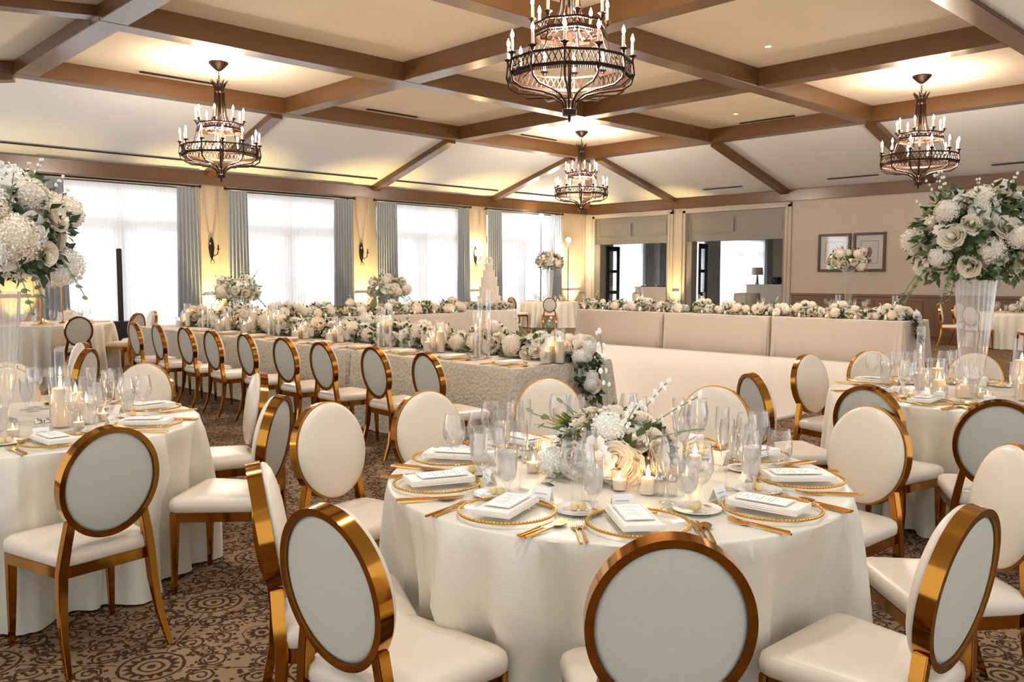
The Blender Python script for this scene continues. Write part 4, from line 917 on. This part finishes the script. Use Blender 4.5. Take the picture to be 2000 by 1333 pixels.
# trailing corner pieces that spill over the table ends
def spill(x, y, sx, label, seed, n=22):
    t = thing('flower_arrangement', label, 'flowers', (x, y, TT)); r = random.Random(seed); mb = MB()
    for i in range(n):
        q = i/n; px = sx*(0.02+0.30*q+r.uniform(-.05, .05)); pz = 0.14-0.02*q-max(0, q-0.55)*0.75+r.uniform(-.04, .04); py = r.uniform(-0.16, 0.16)*(1-0.5*q)
        nd = Vector((sx*(0.3+q), py*3-0.35, 0.8-q)).normalized(); k = ('r1', 'r3', 'h2', 's1', 'r2')[r.randrange(5)]; s = r.uniform(1.0, 1.35)*(0.8 if k[0] == 'h' else 1)
        if px*sx < 0.17: pz = max(pz, 0.06)
        else: px = sx*max(px*sx, 0.25)
        part(NAMES[k[0]], bloom(k), t, loc=Vector((px, py, pz))-nd*0.03, rot=orient(nd, r.uniform(0, 6)), scale=(s, s, s))
    for i in range(150):
        q = r.random(); d = Vector((sx*(0.4+q), r.uniform(-1, .5), r.uniform(-1, .6)-q*0.5)).normalized(); p = Vector((sx*(0.02+0.30*q), r.uniform(-.16, .16), 0.08-max(0, q-0.5)*0.8))
        if p.x*sx > 0.17: p.x = sx*max(0.25, p.x*sx)
        else: p.z = max(p.z, 0.04)
        L = r.uniform(0.06, 0.12); leafpoly(mb, p, d, Vector((sx*.6, -.4, .6)).normalized(), L, L*0.28)
    part('foliage', mb.mesh('foliage', 'leaf_dark', smooth='keep'), t)
spill(-5.10, 5.55, 1, 'trailing white flowers and dark leaves spilling over the right end of the near long table', 71, 30); spill(-5.98, 15.15, 1, 'trailing flowers spilling over the right end of the far long table', 72)
# wedding cake with flowers at its foot
t = thing('wedding_cake', 'five tier white wedding cake on the small round table', 'cake', (CK[0], CK[1], TT+0.001)); z = 0.02
part('cake_board', MB().lathe([(0.001, 0), (0.32, 0), (0.32, 0.018), (0.001, 0.018)], 32).mesh('cake_board', 'porcelain'), t)
for i, (r_, h) in enumerate(((0.27, 0.27), (0.225, 0.22), (0.185, 0.21), (0.135, 0.17), (0.095, 0.13))):
    mb = MB().lathe([(0.001, z), (r_*0.97, z), (r_, z+0.012), (r_, z+h-0.012), (r_*0.97, z+h), (0.001, z+h)], 40); tr = part('cake_tier', mb.mesh('cake_tier', 'icing'), t)
    mb = MB()
    for j in range(int(r_*110)): a = 2*pi*j/int(r_*110); mb.ball((r_*cos(a), r_*sin(a), z+h-0.002+0.01*sin(j*1.3)), 0.016, 6, 4)
    part('icing_frill', mb.mesh('icing_frill', 'icing'), tr); z += h
mb = MB(); mb.tube([(0.07*cos(a), 0.0+0.02*sin(3*a), z+0.085+0.075*sin(a)) for a in [2*pi*q/18 for q in range(19)]], 0.022, 6, False); part('floral_ring', mb.mesh('floral_ring', 'petal_white'), t, rot=(0, 0, RAD(45)))
for i in range(9):
    a = 2*pi*i/9
    flowers_at(CK[0]+0.47*cos(a), CK[1]+0.47*sin(a), TT+0.05, 'small flower bunch at the foot of the wedding cake, %s anticlockwise from the right' % ORD[i], 'flower bunches around the wedding cake', 0, rx=0.11, ry=0.11, rz=0.10, n=8, seed=200+i, zmin=-0.1, size=0.95, greens=30, wisps=0, mix=GM, floor=-0.05)

# ------------------------------------------------------------------ tableware (local +y points to the table centre, the guest sits at -y)
ZT_ = TT+0.001
def one(name, cat, me_fn):                               # single mesh thing prototype
    def f():
        n, m = me_fn(); o = link(name, n); o['category'] = cat; o['label'] = ''; return o
    return f
def charger():
    t = thing('charger_plate', '', 'plate')
    part('glass_dish', MB().lathe([(0.001, 0.004), (0.10, 0.004), (0.115, 0.008), (0.15, 0.016), (0.152, 0.013), (0.11, 0.002), (0.001, 0.001)], 40).mesh('glass_dish', 'charger_glass'), t)
    mb = MB()
    mb.tube([(0.151*cos(2*pi*j/48), 0.151*sin(2*pi*j/48), 0.0145) for j in range(49)], 0.0034, 5, False)
    for j in range(84): a = 2*pi*j/84; mb.ball((0.151*cos(a), 0.151*sin(a), 0.0155), 0.0052, 6, 4)
    part('beaded_rim', mb.mesh('beaded_rim', 'gold_cutlery'), t); return t
def napkin():
    t = thing('folded_napkin', '', 'napkin'); w, L = 0.062, 0.115; P = []
    mb = MB()
    for k in range(4):
        z0 = 0.0045*k; R = []
        for y, dz in ((-L, 0.001), (-L+0.008, 0.0), (0, 0.0015*sin(k)), (L-0.01, 0.0), (L, 0.001)): R.append([(-w+0.002*k, y, z0+dz), (w-0.002*k, y, z0+dz), (w-0.002*k, y, z0+dz+0.004), (-w+0.002*k, y, z0+dz+0.004)])
        mb.loft(R)
    mb.loft([[(-w*0.99, -L+0.004+0.006*cos(a), 0.010+0.010*sin(a)) if s == 0 else (w*0.99, -L+0.004+0.006*cos(a), 0.010+0.010*sin(a)) for a in [2*pi*q/8 for q in range(8)]] for s in (0, 1)])
    part('linen', mb.mesh('linen', 'napkin'), t); return t
def cardmesh(w, h, lines, border=False):
    a = MB().box((-w, -h, 0), (w, h, 0.0012)); b = MB(); r = random.Random(int(w*1e4))
    for i, (y, ln) in enumerate(lines):
        x = -ln
        while x < ln-0.002: q = r.uniform(0.0015, 0.004); b.box((x, y+r.uniform(-.0008, .0008), 0.00125), (x+q, y+r.uniform(0.0008, 0.0022), 0.0015)); x += q+0.0014
    if border:
        for p, q in (((-w+.003, -h+.003), (w-.003, -h+.0038)), ((-w+.003, h-.0038), (w-.003, h-.003)), ((-w+.003, -h+.003), (-w+.0038, h-.003)), ((w-.0038, -h+.003), (w-.003, h-.003))): b.box((p[0], p[1], 0.00125), (q[0], q[1], 0.0015))
    return a, b
def menu():
    t = thing('menu_card', '', 'card'); a, b = cardmesh(0.045, 0.085, [(0.06-0.013*i, (0.02, 0.03, 0.012)[i % 3]) for i in range(9)], True)
    part('paper', a.mesh('paper', 'card', 0, False), t); part('printing', b.mesh('printing', 'ink', 0, False), t); return t
def placecard():
    t = thing('place_card', '', 'card'); a, b = cardmesh(0.034, 0.026, [(0.004, 0.022), (-0.012, 0.018)])
    part('paper', a.mesh('paper', 'card', 0, False), t, loc=(0, -0.006, 0.026), rot=(RAD(66), 0, 0)); part('handwriting', b.mesh('handwriting', 'ink', 0, False), t, loc=(0, -0.006, 0.026), rot=(RAD(66), 0, 0))
    part('back_fold', box((-0.034, -0.026, 0), (0.034, 0.026, 0.0012)).mesh('back_fold', 'card', 0, False), t, loc=(0, 0.014, 0.0255), rot=(RAD(112), 0, 0)); return t
def handle(mb, y0, y1, w=0.0045): mb.loft([[(-k, y, 0.002+z), (k, y, 0.002+z), (k*0.8, y, 0.002+z+h), (-k*0.8, y, 0.002+z+h)] for y, k, z, h in ((y0, w, 0, 0.006), (y0+0.06, w*0.9, 0, 0.006), (y1, w*0.5, 0.003, 0.003))])
def fork():
    mb = MB(); handle(mb, -0.10, 0.025)
    mb.loft([[(-k, y, z), (k, y, z), (k, y, z+0.0022), (-k, y, z+0.0022)] for y, k, z in ((0.024, 0.002, 0.005), (0.04, 0.009, 0.004), (0.06, 0.0115, 0.003))])
    for i in range(4):
        x = -0.0098+i*0.00653; mb.loft([[(x-k, y, z), (x+k, y, z), (x+k, y, z+0.002), (x-k, y, z+0.002)] for y, k, z in ((0.058, 0.0017, 0.003), (0.08, 0.0014, 0.004), (0.103, 0.0007, 0.008))])
    return mb.mesh('dinner_fork', 'gold_cutlery'), 0
def knife():
    mb = MB(); handle(mb, -0.11, 0.0); mb.loft([[(-0.003, y, 0.004), (k, y, 0.004), (k, y, 0.0048), (-0.003, y, 0.0055)] for y, k in ((-0.002, 0.003), (0.02, 0.010), (0.08, 0.011), (0.108, 0.005), (0.118, -0.001))])
    return mb.mesh('dinner_knife', 'gold_cutlery'), 0
def spoon():
    mb = MB(); handle(mb, -0.10, 0.035); n = 14
    rings = [[(0.017*k*cos(2*pi*j/n), 0.064+0.03*k*sin(2*pi*j/n), 0.010-d) for j in range(n)] for k, d in ((1, 0), (0.85, 0.004), (0.5, 0.007), (0.05, 0.008))]; mb.loft(rings, True, True)
    return mb.mesh('soup_spoon', 'gold_cutlery'), 0
def lathe_thing(name, cat, prof, m, n=20): return one(name, cat, lambda: (MB().lathe(prof, n).mesh(name, m, ang=75), 0))
WINE = [(0.001, 0.001), (0.036, 0.001), (0.036, 0.003), (0.008, 0.008), (0.004, 0.02), (0.004, 0.085), (0.010, 0.095), (0.030, 0.115), (0.042, 0.145), (0.043, 0.17), (0.034, 0.225), (0.033, 0.225), (0.042, 0.17), (0.041, 0.146), (0.029, 0.117), (0.006, 0.099)]
FLUTE = [(0.001, 0.001), (0.032, 0.001), (0.032, 0.003), (0.006, 0.008), (0.004, 0.02), (0.004, 0.08), (0.008, 0.09), (0.020, 0.12), (0.027, 0.18), (0.025, 0.245), (0.024, 0.245), (0.026, 0.18), (0.019, 0.121), (0.004, 0.096)]
wine = lathe_thing('wine_glass', 'glass', WINE, 'glass'); flute = lathe_thing('champagne_flute', 'glass', FLUTE, 'glass')
def goblet():
    t = thing('water_goblet', '', 'glass')
    part('bowl', MB().lathe([(0.001, 0.001), (0.034, 0.001), (0.034, 0.004), (0.010, 0.010), (0.006, 0.025), (0.010, 0.04), (0.028, 0.06), (0.033, 0.09), (0.036, 0.175), (0.035, 0.175), (0.032, 0.09), (0.026, 0.062), (0.004, 0.046)], 22).mesh('bowl', 'glass', ang=75), t)
    part('ice_water', MB().lathe([(0.001, 0.048), (0.024, 0.062), (0.031, 0.09), (0.0335, 0.15), (0.001, 0.152)], 18).mesh('ice_water', 'ice_water'), t); return t
def bread():
    t = thing('bread_plate', '', 'plate')
    part('dish', MB().lathe([(0.001, 0.003), (0.05, 0.003), (0.078, 0.011), (0.079, 0.009), (0.052, 0.0), (0.001, 0.0)], 30).mesh('dish', 'porcelain'), t); return t
def butter():
    mb = MB().ball((-0.012, 0, 0.013), 0.0135, 10, 7); mb.ball((0.013, 0.004, 0.013), 0.0135, 10, 7); return mb.mesh('butter_balls', 'butter'), 0
def votive():
    t = thing('votive_candle', '', 'candle')
    part('glass_cup', MB().lathe([(0.001, 0.001), (0.024, 0.001), (0.030, 0.06), (0.031, 0.066), (0.029, 0.066), (0.022, 0.006), (0.001, 0.005)], 20).mesh('glass_cup', 'glass'), t)
    part('wax', MB().lathe([(0.001, 0.006), (0.021, 0.006), (0.025, 0.040), (0.001, 0.038)], 16).mesh('wax', 'wax'), t); part('flame', MB().lathe([(0.001, 0.042), (0.0045, 0.05), (0.003, 0.058), (0.0005, 0.066)], 8).mesh('flame', 'flame'), t); return t
def hurricane(h):
    def f():
        o = link('glass_cylinder', MB().lathe([(0.001, 0.001), (0.049, 0.001), (0.05, 0.005), (0.05, h), (0.0475, h), (0.0475, 0.008), (0.001, 0.006)], 24).mesh('glass_cylinder', 'glass', ang=50)); o['category'] = 'candle holder'; o['label'] = ''; return o
    return f
def ribtumbler():
    rings = [[(r*(1+0.03*cos(24*2*pi*j/96))*cos(2*pi*j/96), r*(1+0.03*cos(24*2*pi*j/96))*sin(2*pi*j/96), z) for j in range(96)] for r, z in ((0.033, 0.001), (0.035, 0.02), (0.036, 0.125))]
    mb = MB(); mb.loft(rings, True, False); mb.lathe([(0.001, 0.002), (0.033, 0.002)], 24); o = link('glass_cylinder', mb.mesh('glass_cylinder', 'glass', ang=170)); o['category'] = 'candle holder'; o['label'] = ''; return o
def pillar(h, r_):
    def f():
        t = thing('pillar_candle', '', 'candle')
        part('wax', MB().lathe([(0.001, 0), (r_, 0), (r_, h-0.004), (r_-0.004, h), (0.01, h-0.006), (0.001, h-0.006)], 20).mesh('wax', 'wax'), t)
        part('flame', MB().lathe([(0.001, h-0.001), (0.008, h+0.011), (0.006, h+0.024), (0.001, h+0.042)], 8).mesh('flame', 'flame'), t); return t
    return f
def tapertube(h):
    def f():
        o = link('glass_tube', MB().lathe([(0.001, 0.001), (0.040, 0.001), (0.040, 0.006), (0.026, 0.010), (0.026, h), (0.0245, h), (0.0245, 0.012), (0.001, 0.012)], 18).mesh('glass_tube', 'glass', ang=50)); o['category'] = 'candle holder'; o['label'] = ''; return o
    return f
def taper(h):
    def f():
        t = thing('taper_candle', '', 'candle'); part('wax', MB().lathe([(0.001, 0), (0.011, 0), (0.009, h), (0.001, h+0.003)], 12).mesh('wax', 'white_wax'), t)
        part('flame', MB().lathe([(0.001, h+0.004), (0.0065, h+0.016), (0.005, h+0.03), (0.001, h+0.048)], 8).mesh('flame', 'flame'), t); return t
    return f
F, K, S, BU = one('dinner_fork', 'fork', fork), one('dinner_knife', 'knife', knife), one('soup_spoon', 'spoon', spoon), one('butter_balls', 'butter', butter)
def setting(c, ang, seat, R=0.655, group='', full=True, jit=0, lin=None):
    # ang: direction from the table centre to the seat (degrees); seat: phrase that tells which place it is
    a = RAD(ang); th = a+pi/2; bx, by = (c[0]+R*cos(a), c[1]+R*sin(a)) if lin is None else lin
    fx, fy = -cos(a), -sin(a); rx, ry = -sin(a), cos(a)          # towards the centre, to the guest's right
    def at(u, v): return (bx+rx*u+fx*v, by+ry*u+fy*v)
    def put(b, key, u, v, z, dz, item, g): x, y = at(u, v); return place(b, key, (x, y, ZT_+z), th+RAD(dz), item+' '+seat, g+' '+group)
    put(charger, 'charger', 0, 0, 0, 0, 'gold rimmed glass charger', 'glass chargers')
    put(napkin, 'napkin', -0.01, 0.01, 0.018, 8+jit, 'folded cream napkin', 'napkins')
    put(F, 'fork', -0.166, -0.06, 0, 2, 'inner gold fork', 'gold forks'); put(F, 'fork', -0.184, -0.075, 0, 3, 'outer gold fork', 'gold forks')
    put(K, 'knife', 0.163, -0.055, 0, -2, 'inner gold knife', 'gold knives'); put(K, 'knife', 0.177, -0.06, 0, -3, 'outer gold knife', 'gold knives'); put(S, 'spoon', 0.195, -0.068, 0, -4, 'gold soup spoon', 'gold spoons')
    if full:
        put(menu, 'menu', -0.012, 0.02, 0.041, 8+jit, 'white menu card on the napkin', 'menu cards')
        put(placecard, 'placecard', -0.015+0.02*sin(ang), 0.185, 0, 6+jit, 'white place card with handwriting', 'place cards')
        put(bread, 'bread', -0.165, 0.165, 0, 0, 'small white bread plate', 'bread plates'); put(BU, 'butter', -0.165, 0.165, 0.003, jit*3, 'pale butter balls on the bread plate', 'butter balls')
        put(F, 'fork', -0.02, 0.150, 0, 82, 'gold dessert fork', 'gold forks')
    put(goblet, 'goblet', 0.195+0.01*sin(ang*3), 0.205, 0, 0, 'goblet of ice water', 'water goblets'); put(wine, 'wine', 0.205, 0.115+0.01*cos(ang), 0, 0, 'tall clear wine glass', 'wine glasses')
    if full: put(flute, 'flute', 0.135, 0.265, 0, 0, 'clear champagne flute', 'champagne flutes'); put(wine, 'wine', 0.128, 0.175, 0, 0, 'second wine glass', 'wine glasses')
for ang, nm in ((-44.5, 'at the place nearest the camera'), (-80, 'one place left of the nearest'), (-118, 'two places left of the nearest'), (-155, 'three places left of the nearest'), (168, 'at the far left place'),
                (133, 'behind and left of the flowers'), (103, 'behind the flowers'), (73, 'behind and right of the flowers'), (37, 'two places right of the nearest'), (-3, 'one place right of the nearest')):
    setting(T1, ang, nm+', near round table', 0.668, 'on the near round table', jit=(ang*7 % 9)-4)
for ang, nm in ((0, 'at the front right place'), (44, 'at the right place'), (92, 'at the far right place'), (137, 'at the back place'), (-42, 'at the front left place')):
    setting(T2, ang, nm+', left round table', 0.675, 'on the left round table', jit=(ang*5 % 9)-4)
for ang, nm in ((-93, 'at the front place'), (-60, 'at the front right place'), (-128, 'at the front left place'), (174, 'at the left place'), (140, 'at the back left place'), (105, 'at the back place')):
    setting(T3, ang, nm+', right round table', 0.67, 'on the right round table', jit=(ang*5 % 9)-4)
for i, x in enumerate((-5.14, -5.86, -6.62, -7.35, -8.12, -8.86, -9.63, -10.38, -11.14)):
    setting((0, 0), -90, 'by the %s chair from the right, near long table' % ORD[i], lin=(x, NY0+0.19), group='on the near long table', full=False, jit=i)
# candles and small things on the round tables
def votives(c, spots, nm):
    for i, (r_, a) in enumerate(spots): place(votive, 'votive', (c[0]+r_*cos(RAD(a)), c[1]+r_*sin(RAD(a)), ZT_), 0, 'small lit votive candle %s' % nm[i], 'votive candles')
votives(T1, ((0.24, -46), (0.30, -140), (0.29, 12), (0.31, 110)), ('in front of the flowers on the near round table', 'left of the flowers on the near round table', 'right of the flowers on the near round table', 'behind the flowers on the near round table'))
for i, (r_, a, w) in enumerate(((0.30, -28, 'right front of'), (0.285, -160, 'left of'), (0.33, 60, 'behind'))):
    x, y = T1[0]+r_*cos(RAD(a)), T1[1]+r_*sin(RAD(a)); place(ribtumbler, 'ribtumbler', (x, y, ZT_), 0, 'ribbed glass candle tumbler %s the flowers on the near round table' % w, 'ribbed candle tumblers')
    place(pillar(0.055, 0.024), 'smallpillar', (x, y, ZT_+0.004), 0, 'short candle inside the ribbed tumbler %s the near table flowers' % w, 'short candles in tumblers')
def shaker(x, y, lab):
    def f():
        t = thing('salt_shaker', '', 'shaker'); part('glass_body', MB().lathe([(0.001, 0), (0.017, 0), (0.020, 0.03), (0.015, 0.05)], 14).mesh('glass_body', 'crystal'), t)
        part('metal_cap', MB().lathe([(0.016, 0.048), (0.017, 0.058), (0.011, 0.070), (0.001, 0.073)], 14).mesh('metal_cap', 'chrome'), t); return t
    place(f, 'shaker', (x, y, ZT_), 0, lab, 'salt and pepper shakers')
for c, nm, spots in ((T1, 'near round table', ((0.32, -22), (0.345, -16), (0.37, -172), (0.38, -166))), (T2, 'left round table', ((0.35, 2), (0.36, 8)))):
    for i, (r_, a) in enumerate(spots): shaker(c[0]+r_*cos(RAD(a)), c[1]+r_*sin(RAD(a)), ('salt shaker', 'pepper shaker')[i % 2]+' %s on the %s' % (('right of the flowers', 'left of the flowers')[i//2] if c is T1 else 'before the vase', nm))
def candle_in(x, y, kind, h, lab, g, z=ZT_):
    if kind == 'p':
        place(hurricane(h), 'hur%.2f' % h, (x, y, z), 0, 'glass cylinder, '+lab, 'pillar candle cylinders '+g); place(pillar(h*0.62, 0.036), 'pil%.2f' % h, (x, y, z+0.008), 0, 'pillar candle, '+lab, 'pillar candles '+g)
    else:
        place(tapertube(h), 'tub%.2f' % h, (x, y, z), 0, 'slim glass tube, '+lab, 'taper tubes '+g); place(taper(h*0.56), 'tap%.2f' % h, (x, y, z+0.013), 0, 'lit taper candle, '+lab, 'taper candles '+g)
for i, (r_, a, k, h) in enumerate(((0.28, 30, 'p', 0.30), (0.27, 75, 'p', 0.22), (0.34, 52, 'p', 0.16), (0.30, -35, 'p', 0.14), (0.25, 110, 't', 0.36))):
    candle_in(T2[0]+r_*cos(RAD(a)), T2[1]+r_*sin(RAD(a)), k, h, 'beside the left tall vase, %s from the front' % ('third', 'fourth', 'second', 'first', 'fifth')[i], 'by the left vase')
for i, (r_, a, k, h) in enumerate(((0.30, -165, 't', 0.42), (0.24, -120, 'p', 0.14), (0.27, 10, 'p', 0.36), (0.36, -20, 'p', 0.16), (0.30, 150, 'p', 0.2), (0.26, -80, 'p', 0.12))):
    candle_in(T3[0]+r_*cos(RAD(a)), T3[1]+r_*sin(RAD(a)), k, h, 'beside the right tall vase, ' + ('tallest at its left', 'low one at its front left', 'tall one at its right', 'low one at its right', 'behind it', 'smallest in front')[i], 'by the right vase')
votives(T3, ((0.20, -140), (0.36, -100), (0.40, -60), (0.22, -60)), ('left of the right tall vase', 'in front left of the right tall vase', 'in front right of the right tall vase', 'right in front of the right tall vase'))
votives(T2, ((0.42, 25), (0.40, -15), (0.40, 62)), ('before the candles on the left round table', 'nearest the front of the left round table', 'beside the glasses on the left round table'))
# candle groups along the long tables
def group(x, y, kind, hs, lab, g, dirx=1, sp=0.115):
    for i, h in enumerate(hs):
        a = i*2.1+0.6; r_ = 0 if len(hs) == 1 else sp/sqrt(3)*1.05
        candle_in(x+r_*cos(2*pi*i/len(hs)+0.5), y+r_*sin(2*pi*i/len(hs)+0.5), kind, h, '%s of %s' % (('tallest', 'middle', 'shortest')[i], lab), g)
for i, (x, y, k, hs) in enumerate(((-4.99, 5.27, 'p', (0.30, 0.22, 0.16)), (-5.78, 5.17, 't', (0.62, 0.54, 0.44)), (-6.50, 5.19, 'p', (0.32, 0.24, 0.16)), (-7.30, 5.17, 't', (0.50, 0.42, 0.36)), (-8.25, 5.17, 'p', (0.30, 0.22, 0.16)), (-9.0, 5.17, 'p', (0.26, 0.2, 0.14)),
                                     (-9.7, 5.2, 't', (0.46, 0.40, 0.34)), (-10.35, 5.2, 'p', (0.44, 0.26, 0.18)), (-11.1, 5.2, 'p', (0.3, 0.22, 0.16)), (-11.7, 5.25, 't', (0.62, 0.5, 0.36)), (-12.4, 5.2, 'p', (0.34, 0.22, 0.14)))):
    group(x, y, k, hs, 'the %s group from the right, near long table' % ORD[i], 'on the near long table')
for i, (x, y, k, hs) in enumerate(((-12.6, 15.45, 'p', (0.24, 0.18, 0.14)), (-11.95, 15.50, 't', (0.5, 0.44, 0.36)), (-11.1, 15.48, 'p', (0.26, 0.2, 0.14)), (-10.3, 15.48, 't', (0.42, 0.38, 0.32)), (-9.6, 15.48, 'p', (0.24, 0.18, 0.14)), (-8.9, 15.48, 't', (0.34, 0.3, 0.26)),
                                     (-8.15, 15.48, 'p', (0.28, 0.2, 0.14)), (-7.35, 15.48, 'p', (0.42, 0.22, 0.16)), (-6.3, 15.5, 'p', (0.42, 0.26, 0.16)))):
    group(x, y, k, hs, 'the %s group from the left, far long table' % ORD[i], 'on the far long table')
for i in range(14):
    place(votive, 'votive', (-13.0+0.53*i, 14.82+0.02*sin(i), ZT_), 0, 'votive at the front edge of the far long table, %s from the left' % ORD[i], 'votives on the far long table')
for i in range(10):
    place(votive, 'votive', (-13.38+0.01*sin(i*2), 6.7+0.5*i, ZT_), 0, 'votive at the front of the window side table, %s from the near end' % ORD[i], 'votives on the window side table')
for i, (y, k, hs) in enumerate(((6.9, 't', (0.4, 0.34, 0.28)), (8.1, 't', (0.44, 0.4, 0.36)), (9.35, 'p', (0.24, 0.18, 0.14)), (11.2, 'p', (0.22, 0.18, 0.14)))):
    group(-14.1, y, k, hs, 'the %s group from the near end, window side table' % ORD[i], 'on the window side table')
for i in range(9):
    place(wine, 'wine', (-12.7+0.78*i, 15.72, ZT_), 0, 'wine glass at the back of the far long table, %s from the left' % ORD[i], 'wine glasses on the far long table'); place(goblet, 'goblet', (-12.5+0.78*i, 15.70, ZT_), 0, 'water goblet at the back of the far long table, %s from the left' % ORD[i], 'water goblets on the far long table')
WHERE = ('left front', 'front', 'right front', 'right', 'back right', 'back left', 'left')
for c, nm, a0 in ((T4, 'back left round table', 190), (T6, 'round corner table', 200), (T8, 'round table cut by the left edge', 20), (T5, 'far right round table', 200), (T9, 'round table behind the far long table', 200)):
    for i in range(7):
        a = RAD(a0+i*51); place(wine, 'wine', (c[0]+0.5*cos(a), c[1]+0.5*sin(a), ZT_), 0, 'wine glass at the %s of the %s' % (WHERE[i], nm), 'wine glasses on the '+nm); a += 0.25
        place(goblet, 'goblet', (c[0]+0.42*cos(a), c[1]+0.42*sin(a), ZT_), 0, 'water goblet at the %s of the %s' % (WHERE[i], nm), 'water goblets on the '+nm)
        a -= 0.45; place(charger, 'charger', (c[0]+0.66*cos(a), c[1]+0.66*sin(a), ZT_), 0, 'glass charger at the %s of the %s' % (WHERE[i], nm), 'chargers on the '+nm)
    votives(c, ((0.25, 200), (0.25, 320), (0.3, 80)), tuple('%s on the %s' % (w, nm) for w in ('left of centre', 'right of centre', 'behind centre')))
def goldstand():
    t = thing('gold_candle_stand', '', 'candle stand'); part('base', MB().lathe([(0.001, 0), (0.07, 0), (0.06, 0.015), (0.012, 0.03)], 16).mesh('base', 'gold'), t)
    part('stem', MB().tube([(0, 0, 0.02), (0, 0, 0.62)], 0.012, 8).mesh('stem', 'gold'), t); part('cup', MB().lathe([(0.012, 0.6), (0.035, 0.64), (0.03, 0.65)], 14).mesh('cup', 'gold'), t); return t
for i, (dx, dy) in enumerate(((0.18, -0.22), (0.05, 0.12))): place(goldstand, 'goldstand', (T4[0]+dx, T4[1]+dy, ZT_), 0, 'gold candle stand on the back left round table, %s one' % ('front', 'rear')[i], 'gold candle stands')
flowers_at(T5[0]+0.2, T5[1]-0.1, TT+0.06, 'low cream flowers on the far right round table', rx=0.22, ry=0.22, rz=0.20, n=18, seed=310, zmin=-0.1, size=1.3, greens=60, wisps=4, mix=GM, floor=-0.06)
